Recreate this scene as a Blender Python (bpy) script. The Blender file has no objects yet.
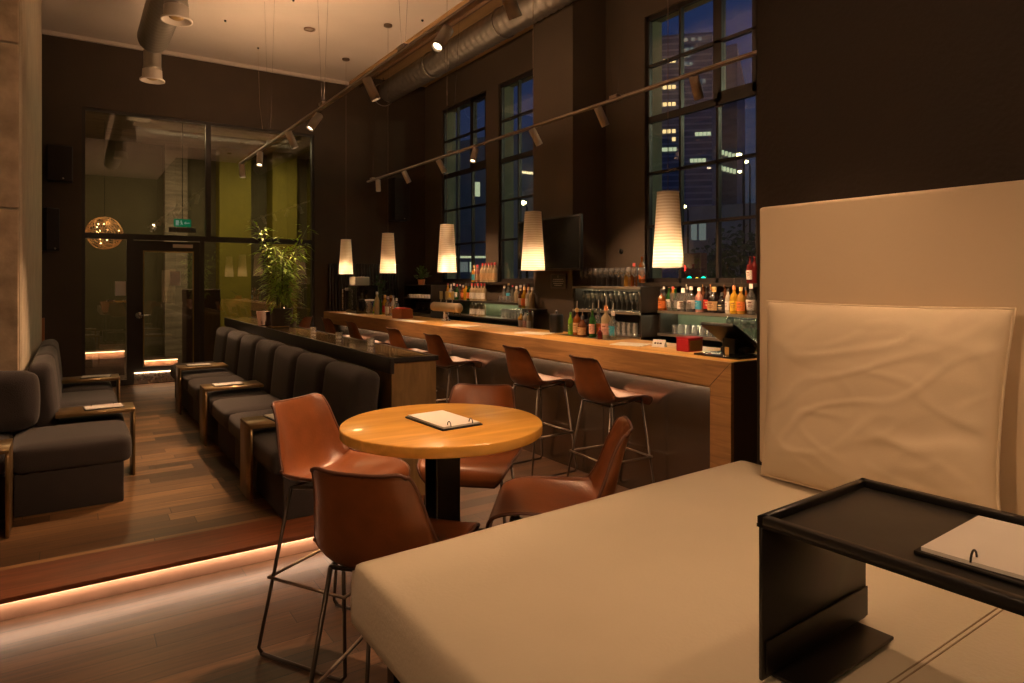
import bpy, bmesh, math, random
from mathutils import Vector, Matrix, noise
PI = math.pi
random.seed(7)
SC = bpy.context.scene
COL = SC.collection
# ---------------------------------------------------------------- camera
YAW = math.radians(33.69)
cam = bpy.data.cameras.new('camera'); camo = bpy.data.objects.new('camera', cam); COL.objects.link(camo)
camo.location = (0, 0, 1.6); camo.rotation_euler = (PI/2, 0, -YAW)
cam.sensor_width = 36; cam.lens = 660/1024*36; cam.shift_y = (280-341.5)/1024; cam.clip_end = 600; cam.clip_start = .02
SC.camera = camo
SC.view_settings.view_transform = 'Standard'; SC.view_settings.look = 'None'
SC.view_settings.gamma = 1; SC.view_settings.exposure = 0; SC.view_settings.use_curve_mapping = False
SC.cycles.use_denoising = True
SC.cycles.max_bounces = 8; SC.cycles.diffuse_bounces = 4; SC.cycles.glossy_bounces = 4
SC.cycles.transparent_max_bounces = 16; SC.cycles.transmission_bounces = 6
SC.cycles.sample_clamp_indirect = 4; SC.cycles.caustics_reflective = False; SC.cycles.caustics_refractive = False
SC.cycles.blur_glossy = .5
# ---------------------------------------------------------------- dusk sky
W = bpy.data.worlds.new('dusk_sky'); SC.world = W; W.use_nodes = True
nt = W.node_tree; nt.nodes.clear()
wo = nt.nodes.new('ShaderNodeOutputWorld'); bg = nt.nodes.new('ShaderNodeBackground')
tc = nt.nodes.new('ShaderNodeTexCoord'); sp = nt.nodes.new('ShaderNodeSeparateXYZ'); cr = nt.nodes.new('ShaderNodeValToRGB')
nz = nt.nodes.new('ShaderNodeTexNoise'); nz.inputs['Scale'].default_value = 2.2; nz.inputs['Detail'].default_value = 4
mp = nt.nodes.new('ShaderNodeMapping'); mp.inputs['Scale'].default_value = (1, 1, 5)
ma = nt.nodes.new('ShaderNodeMath'); ma.operation = 'MULTIPLY_ADD'; ma.inputs[1].default_value = .25
nt.links.new(tc.outputs['Generated'], sp.inputs[0]); nt.links.new(tc.outputs['Generated'], mp.inputs[0]); nt.links.new(mp.outputs[0], nz.inputs[0])
nt.links.new(nz.outputs[0], ma.inputs[0]); nt.links.new(sp.outputs['Z'], ma.inputs[2])
nt.links.new(ma.outputs[0], cr.inputs[0]); nt.links.new(cr.outputs[0], bg.inputs[0]); nt.links.new(bg.outputs[0], wo.inputs[0])
e = cr.color_ramp.elements
e[0].position = .05; e[0].color = (.05, .055, .05, 1); e[1].position = .62; e[1].color = (.012, .028, .13, 1)
e2 = cr.color_ramp.elements.new(.3); e2.color = (.025, .037, .09, 1)
bg.inputs[1].default_value = .9

WARM = (1, .57, .30)
def light(kind, name, loc, power, color=WARM, aim=None, size=.03, sizey=None, angle=60, blend=.6):
    l = bpy.data.lights.new(name, kind); o = bpy.data.objects.new(name, l); COL.objects.link(o)
    o.location = loc; l.energy = power; l.color = color
    if aim is not None: o.rotation_euler = Vector(aim).to_track_quat('-Z', 'Y').to_euler()
    if kind == 'AREA':
        l.shape = 'RECTANGLE'; l.size = size; l.size_y = sizey or size
    else:
        l.shadow_soft_size = size
        if kind == 'SPOT': l.spot_size = math.radians(angle); l.spot_blend = blend
    return o
# upward linear lights along the two hung tracks, LED strips and added shelf fill
# (rotation: area lights lie in their local XY plane and shine along -Z)
def strip_light(name, p0, p1, width, power, aim, color=WARM):
    p0, p1 = Vector(p0), Vector(p1); L = (p1-p0).length
    o = light('AREA', name, (p0+p1)/2, power, color, None, L, width)
    x = (p1-p0).normalized(); z = -Vector(aim).normalized(); y = z.cross(x).normalized()
    o.rotation_euler = Matrix((x, y, z)).transposed().to_euler()
    return o
strip_light('track_uplight', (1.9, -1, 3.215), (1.9, 9.3, 3.215), .03, 160, (0, 0, 1))
strip_light('track_uplight', (3.95, 2.9, 3.215), (3.95, 9.8, 3.215), .03, 12, (0, 0, 1))
strip_light('step_led', (-4.9, 3.893, .088), (2.0, 3.893, .088), .015, 13, (0, -.05, -1), (1, .70, .48))
strip_light('bar_led', (3.525, 2.82, .914), (3.525, 10.2, .914), .015, 36, (.85, 0, -.7), (1, .63, .38))
strip_light('shelf_fill', (5.20, 2.95, 1.262), (5.20, 4.75, 1.262), .01, 2.2, (-.3, 0, -1), (1, .85, .5))  # fill added under the shelves to brighten the dark back bar
strip_light('shelf_fill', (5.20, 6.72, 1.262), (5.20, 9.0, 1.262), .01, 2.6, (-.3, 0, -1), (1, .85, .5))
strip_light('shelf_fill', (5.03, 4.85, 1.498), (5.03, 5.85, 1.498), .01, 1.2, (-.3, 0, -1), (1, .75, .4))
# street light outside the bar windows
light('POINT', 'street_glow', (10.5, 1.5, 5.0), 260, (1, .95, .58), None, .3)
light('POINT', 'street_glow', (10.5, 7.0, 5.0), 170, (1, .95, .58), None, .3)
# added fill lights under the ceiling of the lobby behind the glass wall
light('AREA', 'lobby_fill', (2.2, 12.6, 4.1), 30, (1, .83, .5), (0, 0, -1), 2.6, .3)
light('AREA', 'lobby_fill', (.9, 12.2, 4.19), 50, (1, .68, .36), (0, 0, -1), .28)
light('AREA', 'lobby_fill', (3.4, 12.6, 4.19), 40, (1, .78, .42), (0, 0, -1), .28)

# ---------------------------------------------------------------- positions
# a sight ray of the photo (column u) meets the upright plane X=const / Y=const of the room here
F0, CX, CY = 660., 512., 280.
S_, C_ = math.sin(YAW), math.cos(YAW)
def on_x(u, X): a = (u-CX)/F0; return X*(C_-a*S_)/(S_+a*C_)
def on_y(u, Y): a = (u-CX)/F0; return Y*(S_+a*C_)/(C_-a*S_)
def far(u, v, D): r = (u-CX)/F0*D; return Vector((r*C_+D*S_, D*C_-r*S_, 1.6-(v-CY)/F0*D))

# ---------------------------------------------------------------- materials
MATS = {}
def mat(name, color, rough=.5, metal=0., spec=.5, coat=0., emit=None, estr=0., noise_amt=0., nscale=8., bump=0., bscale=40., trans=0., sheen=0., stretch=(1, 1, 1), coat_rough=.1):
    if name in MATS: return MATS[name]
    m = bpy.data.materials.new(name); m.use_nodes = True; MATS[name] = m
    n = m.node_tree.nodes; L = m.node_tree.links; b = n['Principled BSDF']
    b.inputs['Base Color'].default_value = (*color, 1); b.inputs['Roughness'].default_value = rough
    b.inputs['Metallic'].default_value = metal; b.inputs['Specular IOR Level'].default_value = spec
    b.inputs['Coat Weight'].default_value = coat; b.inputs['Coat Roughness'].default_value = coat_rough
    b.inputs['Transmission Weight'].default_value = trans
    b.inputs['Sheen Weight'].default_value = sheen
    if emit: b.inputs['Emission Color'].default_value = (*emit, 1); b.inputs['Emission Strength'].default_value = estr
    t = n.new('ShaderNodeTexCoord'); mpn = n.new('ShaderNodeMapping'); mpn.inputs['Scale'].default_value = stretch
    L.new(t.outputs['Object'], mpn.inputs[0])
    if noise_amt:
        q = n.new('ShaderNodeTexNoise'); q.inputs['Scale'].default_value = nscale; q.inputs['Detail'].default_value = 6
        r = n.new('ShaderNodeMapRange'); r.inputs[1].default_value = .3; r.inputs[2].default_value = .7
        r.inputs[3].default_value = 1-noise_amt; r.inputs[4].default_value = 1+noise_amt
        h = n.new('ShaderNodeHueSaturation'); h.inputs['Color'].default_value = (*color, 1)
        L.new(mpn.outputs[0], q.inputs[0]); L.new(q.outputs[0], r.inputs[0]); L.new(r.outputs[0], h.inputs['Value']); L.new(h.outputs[0], b.inputs['Base Color'])
        r2 = n.new('ShaderNodeMapRange'); r2.inputs[3].default_value = max(0, rough-.08); r2.inputs[4].default_value = min(1, rough+.08)
        L.new(q.outputs[0], r2.inputs[0]); L.new(r2.outputs[0], b.inputs['Roughness'])
    if bump:
        q = n.new('ShaderNodeTexNoise'); q.inputs['Scale'].default_value = bscale; q.inputs['Detail'].default_value = 4
        bp = n.new('ShaderNodeBump'); bp.inputs['Strength'].default_value = bump; bp.inputs['Distance'].default_value = .01
        L.new(mpn.outputs[0], q.inputs[0]); L.new(q.outputs[0], bp.inputs['Height']); L.new(bp.outputs[0], b.inputs['Normal'])
    return m
def glass_mat(name, tint=(1, 1, 1), refl=1.0, rough=.0, haze=0):
    m = bpy.data.materials.new(name); m.use_nodes = True; MATS[name] = m
    n = m.node_tree.nodes; L = m.node_tree.links; n.clear()
    o = n.new('ShaderNodeOutputMaterial'); tr = n.new('ShaderNodeBsdfTransparent'); g = n.new('ShaderNodeBsdfGlossy')
    tr.inputs[0].default_value = (*tint, 1); g.inputs[0].default_value = (1, 1, 1, 1); g.inputs['Roughness'].default_value = rough
    mx = n.new('ShaderNodeMixShader'); lw = n.new('ShaderNodeLayerWeight'); lw.inputs[0].default_value = .5
    pw = n.new('ShaderNodeMath'); pw.operation = 'POWER'; pw.inputs[1].default_value = 3.
    mu = n.new('ShaderNodeMath'); mu.operation = 'MULTIPLY_ADD'; mu.inputs[1].default_value = .75*refl; mu.inputs[2].default_value = .07*refl
    L.new(lw.outputs['Facing'], pw.inputs[0]); L.new(pw.outputs[0], mu.inputs[0]); L.new(mu.outputs[0], mx.inputs[0])
    L.new(tr.outputs[0], mx.inputs[1]); L.new(g.outputs[0], mx.inputs[2]); L.new(mx.outputs[0], o.inputs[0])
    if haze:
        df = n.new('ShaderNodeBsdfTranslucent'); d2 = n.new('ShaderNodeBsdfDiffuse'); m2 = n.new('ShaderNodeMixShader'); m3 = n.new('ShaderNodeMixShader'); m3.inputs[0].default_value = .5; m2.inputs[0].default_value = haze
        L.new(df.outputs[0], m3.inputs[1]); L.new(d2.outputs[0], m3.inputs[2]); L.new(tr.outputs[0], m2.inputs[1]); L.new(m3.outputs[0], m2.inputs[2]); L.new(m2.outputs[0], mx.inputs[1])
    return m
def wood_floor(name, c1, c2, rough, bw=1.5, rh=.13, grout=(.01, .006, .004), axis='x'):
    m = bpy.data.materials.new(name); m.use_nodes = True; MATS[name] = m
    n = m.node_tree.nodes; L = m.node_tree.links; b = n['Principled BSDF']
    t = n.new('ShaderNodeTexCoord'); mpn = n.new('ShaderNodeMapping'); L.new(t.outputs['Object'], mpn.inputs[0])
    if axis == 'y': mpn.inputs['Rotation'].default_value = (0, 0, PI/2)
    br = n.new('ShaderNodeTexBrick'); br.offset = 0; br.offset_frequency = 2; br.squash = 1
    br.inputs['Scale'].default_value = 1; br.inputs['Brick Width'].default_value = bw; br.inputs['Row Height'].default_value = rh
    br.inputs['Mortar Size'].default_value = .0022; br.inputs['Mortar Smooth'].default_value = .2
    br.inputs['Color1'].default_value = (*c1, 1); br.inputs['Color2'].default_value = (*c2, 1); br.inputs['Mortar'].default_value = (*grout, 1)
    sx = n.new('ShaderNodeSeparateXYZ'); L.new(mpn.outputs[0], sx.inputs[0])
    dv = n.new('ShaderNodeMath'); dv.operation = 'DIVIDE'; dv.inputs[1].default_value = rh; L.new(sx.outputs[1], dv.inputs[0])
    fo = n.new('ShaderNodeMath'); fo.operation = 'FLOOR'; L.new(dv.outputs[0], fo.inputs[0])
    wn = n.new('ShaderNodeTexWhiteNoise'); wn.noise_dimensions = '1D'; L.new(fo.outputs[0], wn.inputs['W'])
    mu = n.new('ShaderNodeMath'); mu.operation = 'MULTIPLY_ADD'; mu.inputs[1].default_value = bw; L.new(wn.outputs['Value'], mu.inputs[0]); L.new(sx.outputs[0], mu.inputs[2])
    cx = n.new('ShaderNodeCombineXYZ'); L.new(mu.outputs[0], cx.inputs[0]); L.new(sx.outputs[1], cx.inputs[1]); L.new(cx.outputs[0], br.inputs[0])
    mp2 = n.new('ShaderNodeMapping'); mp2.inputs['Scale'].default_value = (.8, 14, 14) if axis == 'x' else (14, .8, 14)
    L.new(t.outputs['Object'], mp2.inputs[0])
    q = n.new('ShaderNodeTexNoise'); q.inputs['Scale'].default_value = 2.6; q.inputs['Detail'].default_value = 8; q.inputs['Roughness'].default_value = .65; q.inputs['Distortion'].default_value = .6
    L.new(mp2.outputs[0], q.inputs[0])
    r = n.new('ShaderNodeMapRange'); r.inputs[1].default_value = .3; r.inputs[2].default_value = .7; r.inputs[3].default_value = .45; r.inputs[4].default_value = 1.5
    L.new(q.outputs[0], r.inputs[0])
    h = n.new('ShaderNodeHueSaturation'); L.new(br.outputs[0], h.inputs['Color']); L.new(r.outputs[0], h.inputs['Value']); L.new(h.outputs[0], b.inputs['Base Color'])
    r2 = n.new('ShaderNodeMapRange'); r2.inputs[3].default_value = rough-.1; r2.inputs[4].default_value = rough+.15; L.new(q.outputs[0], r2.inputs[0]); L.new(r2.outputs[0], b.inputs['Roughness'])
    bp = n.new('ShaderNodeBump'); bp.inputs['Strength'].default_value = .35; bp.inputs['Distance'].default_value = .004; L.new(br.outputs['Fac'], bp.inputs['Height']); bp.invert = True
    bp2 = n.new('ShaderNodeBump'); bp2.inputs['Strength'].default_value = .2; bp2.inputs['Distance'].default_value = .002; L.new(q.outputs[0], bp2.inputs['Height']); L.new(bp.outputs[0], bp2.inputs['Normal']); L.new(bp2.outputs[0], b.inputs['Normal'])
    return m
def wood(name, color, rough=.4, stretch=(1, 12, 12), knots=.35, coat=.0):
    m = bpy.data.materials.new(name); m.use_nodes = True; MATS[name] = m
    n = m.node_tree.nodes; L = m.node_tree.links; b = n['Principled BSDF']
    b.inputs['Roughness'].default_value = rough; b.inputs['Coat Weight'].default_value = coat
    t = n.new('ShaderNodeTexCoord'); mpn = n.new('ShaderNodeMapping'); mpn.inputs['Scale'].default_value = stretch; L.new(t.outputs['Object'], mpn.inputs[0])
    q = n.new('ShaderNodeTexNoise'); q.inputs['Scale'].default_value = 2.2; q.inputs['Detail'].default_value = 8; q.inputs['Distortion'].default_value = 1.2; L.new(mpn.outputs[0], q.inputs[0])
    r = n.new('ShaderNodeMapRange'); r.inputs[1].default_value = .3; r.inputs[2].default_value = .7; r.inputs[3].default_value = 1-knots; r.inputs[4].default_value = 1+knots*.6; L.new(q.outputs[0], r.inputs[0])
    h = n.new('ShaderNodeHueSaturation'); h.inputs['Color'].default_value = (*color, 1); L.new(r.outputs[0], h.inputs['Value']); L.new(h.outputs[0], b.inputs['Base Color'])
    return m

M_dark = mat('dark_brown_wall', (.052, .036, .023), .75, bump=.25, bscale=60, noise_amt=.12, nscale=3)  # lighter than the near wall, pendant glow put into the colour
M_dark2 = mat('taupe_wall', (.080, .060, .041), .7, bump=.2, bscale=60, noise_amt=.1, nscale=3)
M_ceil = mat('ceiling_plaster', (.62, .56, .50), .9, noise_amt=.05, nscale=1.2)
M_trough = mat('dim_ceiling_strip', (.42, .27, .12), .8, noise_amt=.12, nscale=2, stretch=(6, .6, 1))  # ceiling with less light, its dimness put into a browner colour
M_conc = mat('smooth_concrete', (.50, .43, .32), .85, bump=.2, bscale=30, noise_amt=.12, nscale=4)
M_conc2 = mat('rough_concrete', (.46, .36, .25), .95, bump=.9, bscale=14, noise_amt=.3, nscale=6)
M_lobc = mat('board_marked_concrete', (.34, .29, .22), .8, bump=.3, bscale=18, noise_amt=.35, nscale=3, stretch=(.5, 4, 6))
M_green = mat('lime_green_wall', (.27, .235, .03), .7, noise_amt=.1, nscale=3)
M_olive = mat('olive_wall', (.13, .115, .06), .7, noise_amt=.12, nscale=3)
M_floor = wood_floor('smoked_oak_planks', (.125, .062, .030), (.042, .021, .011), .34)
M_plat = wood_floor('platform_planks', (.32, .175, .075), (.050, .026, .013), .36, 1.1, .13)
M_nose = wood('red_brown_nosing', (.20, .062, .024), .45)
M_frame = mat('dark_window_frame', (.02, .016, .014), .4, noise_amt=.1)
M_glass = glass_mat('clear_pane', (.9, .93, .9), 1.)
M_glassg = glass_mat('glass_wall_pane', (.74, .72, .66), 1.7)
M_stone = mat('outer_stone_reveal', (.30, .32, .22), .9, noise_amt=.15, nscale=5)
M_blk = mat('black_powder_coat', (.007, .0065, .006), .4, noise_amt=.1)
M_blkg = mat('glossy_black', (.006, .006, .006), .12, coat=.4)
M_steel = mat('brushed_steel', (.55, .5, .44), .28, metal=1, noise_amt=.1, nscale=30)
M_duct = mat('galvanised_duct', (.36, .34, .30), .42, metal=.9)
M_leather = mat('cognac_leather', (.20, .062, .018), .32, coat=.3, noise_amt=.22, nscale=9, bump=.12, bscale=120, coat_rough=.3)
M_piping = mat('dark_leather_piping', (.09, .03, .014), .5)
M_rod = mat('dark_steel_rod', (.10, .08, .065), .4, metal=.8)
M_oak = wood('oiled_oak', (.80, .42, .08), .24, (1, 6, 6), .2, .3)
M_baroak = wood('bar_oak', (.68, .38, .11), .33, (9, 1, 9), .3, .2)
M_fascia = wood('bar_fascia_wood', (.37, .195, .075), .42, (14, 1.0, 14), .3)
M_panel = mat('brushed_bronze_panel', (.25, .215, .18), .25, metal=.92)
M_partw = wood('partition_wood', (.27, .165, .065), .45, (8, 8, 1.2), .3)
M_fab = mat('charcoal_brown_fabric', (.032, .025, .024), .95, sheen=.15, bump=.35, bscale=180, noise_amt=.1, nscale=12)
M_cream = mat('cream_leather', (.68, .61, .47), .42, bump=.12, bscale=90, noise_amt=.04, nscale=3)
M_pillow = mat('cream_cotton', (.78, .66, .48), .85, bump=.05, bscale=260, noise_amt=.04, nscale=4)
M_paper = mat('white_paper', (.8, .76, .7), .7, noise_amt=.02)
M_brass = mat('bronze_table_metal', (.26, .17, .075), .33, metal=.7, noise_amt=.25, nscale=5)
M_white = mat('white_lamp_metal', (.7, .64, .56), .5, noise_amt=.03)
M_led = mat('led_strip', (1, .8, .6), .5, emit=(1, .62, .34), estr=6)
M_ledw = mat('led_face', (1, .85, .7), .5, emit=(1, .72, .45), estr=9)
M_leaf = mat('bamboo_leaf', (.42, .62, .09), .55, noise_amt=.4, nscale=14, trans=0)
M_leafd = mat('dark_leaf', (.035, .075, .02), .5, noise_amt=.3, nscale=14)
M_stem = mat('green_stem', (.12, .16, .05), .6)
M_soil = mat('soil', (.03, .02, .012), 1)
M_pot = mat('grey_pot', (.12, .105, .095), .45, noise_amt=.1)
M_terra = mat('orange_pot', (.45, .14, .04), .5)
M_glassw = glass_mat('drinking_glass', (.93, .95, .93), 2.2, .05, haze=.09)
M_wallplate = mat('glass_shelf_back', (.22, .28, .20), .22, metal=.3, noise_amt=.1)
M_shelf = mat('dark_shelf', (.03, .024, .018), .4, noise_amt=.1)
M_shelfe = mat('steel_shelf_edge', (.5, .44, .36), .35, metal=.8)

# ---------------------------------------------------------------- mesh helpers
class MB:
    def __init__(s): s.bm = bmesh.new(); s.mats = []
    def _m(s, mt):
        if mt is None: return 0
        if mt not in s.mats: s.mats.append(mt)
        return s.mats.index(mt)
    def add(s, verts, faces, mt=None, smooth=False, M=None):
        k = s._m(mt); vs = [s.bm.verts.new(M @ Vector(v) if M else Vector(v)) for v in verts]
        for f in faces:
            try: q = s.bm.faces.new([vs[i] for i in f])
            except ValueError: continue
            q.material_index = k; q.smooth = smooth
        return vs
    def box(s, x0, x1, y0, y1, z0, z1, mt=None, bevel=0, seg=2, M=None, smooth=None):
        t = bmesh.new()
        vs = [t.verts.new((x, y, z)) for x in (x0, x1) for y in (y0, y1) for z in (z0, z1)]
        for f in ((0,1,3,2), (4,6,7,5), (0,4,5,1), (2,3,7,6), (0,2,6,4), (1,5,7,3)): t.faces.new([vs[i] for i in f])
        if bevel: bmesh.ops.bevel(t, geom=t.edges[:], offset=bevel, segments=seg, profile=.6, affect='EDGES')
        s.merge(t, mt, bool(bevel) if smooth is None else smooth, M); return s
    def merge(s, t, mt=None, smooth=False, M=None):
        t.verts.index_update()
        bmesh.ops.recalc_face_normals(t, faces=t.faces[:])
        k = s._m(mt); mp_ = {v: s.bm.verts.new(M @ v.co if M else v.co) for v in t.verts}
        for f in t.faces:
            q = s.bm.faces.new([mp_[v] for v in f.verts]); q.material_index = k; q.smooth = smooth
        t.free()
    def tube(s, pts, r, seg=8, mt=None, closed=False, caps=True):
        pts = [Vector(p) for p in pts]; n = len(pts); k = s._m(mt); rings = []
        rs = r if isinstance(r, (list, tuple)) else [r]*n
        up = None
        for i, p in enumerate(pts):
            if closed: d = pts[(i+1) % n]-pts[i-1]
            else: d = pts[min(i+1, n-1)]-pts[max(i-1, 0)]
            d.normalize()
            if up is None:
                up = d.orthogonal().normalized()
            else:
                up = (up-d*up.dot(d))
                up = up.normalized() if up.length > 1e-6 else d.orthogonal().normalized()
            w = d.cross(up)
            rings.append([s.bm.verts.new(p+(up*math.cos(a)+w*math.sin(a))*rs[i]) for a in [2*PI*j/seg for j in range(seg)]])
        for i in range(n if closed else n-1):
            A, B = rings[i], rings[(i+1) % n]
            for j in range(seg):
                q = s.bm.faces.new((A[j], A[(j+1) % seg], B[(j+1) % seg], B[j])); q.smooth = True; q.material_index = k
        if caps and not closed:
            for R_, rev in ((rings[0], True), (rings[-1], False)):
                q = s.bm.faces.new(R_[::-1] if rev else R_); q.material_index = k
        return s
    def lathe(s, prof, seg=20, mt=None, at=(0, 0, 0), M=None, smooth=True):
        k = s._m(mt); at = Vector(at); rings = []
        T = M if M else Matrix.Translation(at)
        for r, z in prof:
            if r < 1e-5: rings.append([s.bm.verts.new(T @ Vector((0, 0, z)))])
            else: rings.append([s.bm.verts.new(T @ Vector((r*math.cos(2*PI*j/seg), r*math.sin(2*PI*j/seg), z))) for j in range(seg)])
        for A, B in zip(rings, rings[1:]):
            for j in range(seg):
                if len(A) == 1 and len(B) == 1: continue
                if len(A) == 1: f = (A[0], B[j], B[(j+1) % seg])
                elif len(B) == 1: f = (A[j], A[(j+1) % seg], B[0])
                else: f = (A[j], A[(j+1) % seg], B[(j+1) % seg], B[j])
                q = s.bm.faces.new(f); q.smooth = smooth; q.material_index = k
        return s
    def prism(s, poly, z0, z1, mt=None, bevel=0, seg=3, M=None, smooth=None):
        t = bmesh.new(); n = len(poly)
        a = [t.verts.new((x, y, z0)) for x, y in poly]; b = [t.verts.new((x, y, z1)) for x, y in poly]
        t.faces.new(a[::-1]); t.faces.new(b)
        for i in range(n): t.faces.new((a[i], a[(i+1) % n], b[(i+1) % n], b[i]))
        if bevel: bmesh.ops.bevel(t, geom=t.edges[:], offset=bevel, segments=seg, profile=.6, affect='EDGES')
        s.merge(t, mt, bool(bevel) if smooth is None else smooth, M); return s
    def build(s, name, mt=None, parent=None, loc=None, smooth=None, kind=None):
        me = bpy.data.meshes.new(name); s.bm.normal_update(); s.bm.to_mesh(me); s.bm.free()
        if mt is not None and not s.mats: me.materials.append(mt)
        for q in s.mats: me.materials.append(q)
        o = bpy.data.objects.new(name, me); COL.objects.link(o)
        if parent: o.parent = parent
        if loc: o.location = loc
        if kind: o['kind'] = kind
        return o
def tag(o, label, cat, group=None, kind=None):
    o['label'] = label; o['category'] = cat
    if group: o['group'] = group
    if kind: o['kind'] = kind
    return o
def thing(name, label, cat, loc=(0, 0, 0), rz=0, group=None):
    o = bpy.data.objects.new(name, None); COL.objects.link(o); o.location = loc; o.rotation_euler = (0, 0, rz)
    o.empty_display_size = .05
    return tag(o, label, cat, group)
def dup(root, loc, rz=0, label=None, group=None, scale=None):
    r = root.copy(); COL.objects.link(r); r.location = loc; r.rotation_euler = (0, 0, rz)
    if scale: r.scale = scale
    if label: r['label'] = label
    if group: r['group'] = group
    for ch in list(root.children):
        c = ch.copy(); COL.objects.link(c); c.parent = r
        for g in list(ch.children):
            d = g.copy(); COL.objects.link(d); d.parent = c
    return r
def struct(name, mb, mt=None, parent=None, loc=None):
    return mb.build(name, mt, parent, loc, kind=None if parent else 'structure')
def sroot(name):
    o = bpy.data.objects.new(name, None); COL.objects.link(o); o['kind'] = 'structure'; return o
def box(*a, **k): return MB().box(*a, **k)
def catmull(P, n):
    out = []; m = len(P)
    for i in range(m-1):
        p0, p1, p2, p3 = P[max(i-1, 0)], P[i], P[i+1], P[min(i+2, m-1)]
        for j in range(n):
            t = j/n; out.append([.5*((2*b)+(-a+c)*t+(2*a-5*b+4*c-d)*t*t+(-a+3*b-3*c+d)*t**3) for a, b, c, d in zip(p0, p1, p2, p3)])
    out.append(list(P[-1])); return out

# ================================================================ room shell
PZ = .12      # raised lounge platform
YB = 10.7     # back wall
XW = 5.26     # window wall, inner face
CZ = 4.9
struct('floor', box(-5, XW, -3, YB, -.12, 0), M_floor)
plat = struct('floor_platform', box(-5, 2.0, 3.93, YB, .001, PZ), M_plat)
struct('trim_1', box(-5, 2.02, 3.85, 4.23, PZ-.022, PZ+.004, bevel=.003), M_nose)
struct('trim_2', box(-5, 2.0, 3.905, 3.93, .001, PZ-.023), mat('pale_riser_wood', (.30, .17, .11), .5, noise_amt=.15))
led = tag(box(-4.95, 2.0, 3.872, 3.884, PZ-.030, PZ-.0225).build('led_strip', M_led), 'glowing warm LED strip under the red-brown step nosing', 'led strip')
struct('ceiling', box(-5.1, 3.86, -3, YB, CZ, CZ+.1), M_ceil)
struct('ceiling_strip', box(3.86, XW+.1, 1.5, YB, 5.05, 5.15), M_trough)
struct('trim_3', box(3.84, 3.90, 1.5, YB, CZ-.02, 5.05), M_trough)
struct('trim_4', box(-5, 3.84, YB-.05, YB, CZ-.05, CZ), M_ceil)
struct('wall_left', box(-5.1, -5, -3, YB, 0, CZ), M_conc)
struct('wall_front', box(-5, 2.33, -3.1, -3, 0, CZ), M_dark)
# near dark wall block behind the cream backrest
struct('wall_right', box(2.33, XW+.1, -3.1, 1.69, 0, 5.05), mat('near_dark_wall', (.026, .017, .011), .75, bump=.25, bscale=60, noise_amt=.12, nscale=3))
# concrete pier at left
struct('wall_pier_left', box(-2.2, -.30, 5.92, 9.7, PZ, CZ, bevel=.012, seg=1, smooth=False), M_conc)
rg = MB()
for (z0, z1) in ((PZ, .9), (.915, 2.1), (2.115, 3.28), (3.295, CZ)): rg.box(-2.2, -.318, 5.885, 5.921, z0, z1, bevel=.006, seg=1, smooth=False)
struct('wall_pier_facing', rg, M_conc2)
struct('trim_5', box(-.36, -.30, YB-.07, YB-.02, PZ, 1.1), mat('orange_wood_post', (.45, .16, .05), .5))

# back wall round the glass wall
GX0, GX1, GZ = .15, 3.24, 3.92
bw = MB(); bw.box(-5, GX0-.04, YB, YB+.15, 0, CZ+.2); bw.box(GX1+.04, XW+.4, YB, YB+.15, 0, 5.2); bw.box(GX0-.04, GX1+.04, YB, YB+.15, GZ+.04, CZ+.2)
struct('wall_back', bw, M_dark)

# window wall with three tall windows
WIN = [('window_1', 8.61, 10.05), ('window_2', 6.83, 8.25), ('window_3', 3.81, 5.25)]
Z0, Z1 = 1.57, 4.50
ww = MB(); wo_ = MB()
def wseg(y0, y1, z0, z1):
    ww.box(XW, XW+.08, y0, y1, z0, z1); wo_.box(XW+.08, XW+.27, y0, y1, z0, z1)
ys = [1.5, 3.81, 5.25, 6.83, 8.25, 8.61, 10.05, YB+.1]
for i in range(0, 7, 2): wseg(ys[i], ys[i+1], 0, 5.2)
for i in range(1, 7, 2): wseg(ys[i], ys[i+1], 0, Z0); wseg(ys[i], ys[i+1], Z1, 5.2)
struct('wall_windows', ww, M_dark2)
struct('wall_windows_outer', wo_, M_stone)
struct('wall_pier_bar', box(4.76, XW, 5.89, 6.66, 0, 5.05), M_dark2)
for nm, y0, y1 in WIN:
    r = sroot(nm); fr = MB(); XF = XW+.03
    w = y1-y0; a = y0; 
    def hb(z, t=.03, ya=y0, yb=y1, d=.05): fr.box(XF, XF+d, ya, yb, z-t/2, z+t/2)
    def vb(y, t=.035, za=Z0, zb=Z1, d=.05): fr.box(XF, XF+d, y-t/2, y+t/2, za, zb)
    hb(Z0+.025, .05); hb(Z1-.025, .05); vb(y0+.02, .04); vb(y1-.02, .04)
    y3, y2 = y0+w/3, y0+2*w/3
    hb(3.36, .07)
    for z in (2.19, 2.77): hb(z)
    vb(y3, .03, Z0, 3.36); vb(y2, .03)
    # opening casement, upper near pane pair
    vb(y3, .10, 3.36, Z1, .07); vb(y0+.05, .06, 3.36, Z1, .07); hb(Z1-.05, .06, y0, y3, .07); hb(3.42, .06, y0, y3, .07)
    hb(3.95)
    fr.build('frame', M_frame, r)
    box(XF+.02, XF+.026, y0+.03, y1-.03, Z0+.03, Z1-.03).build('pane', M_glass, r)
    if nm == 'window_3': MB().tube([(XF-.01, y3, 3.30), (XF-.03, y3, 3.30), (XF-.03, y3-.1, 3.29)], .008, 6).build('handle', M_steel, r)
struct('trim_6', box(XW-.10, XW, 3.2, 5.3, Z0-.035, Z0), M_shelf)
struct('trim_7', box(XW-.10, XW, 6.67, 10.3, Z0-.035, Z0), M_shelf)

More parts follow.
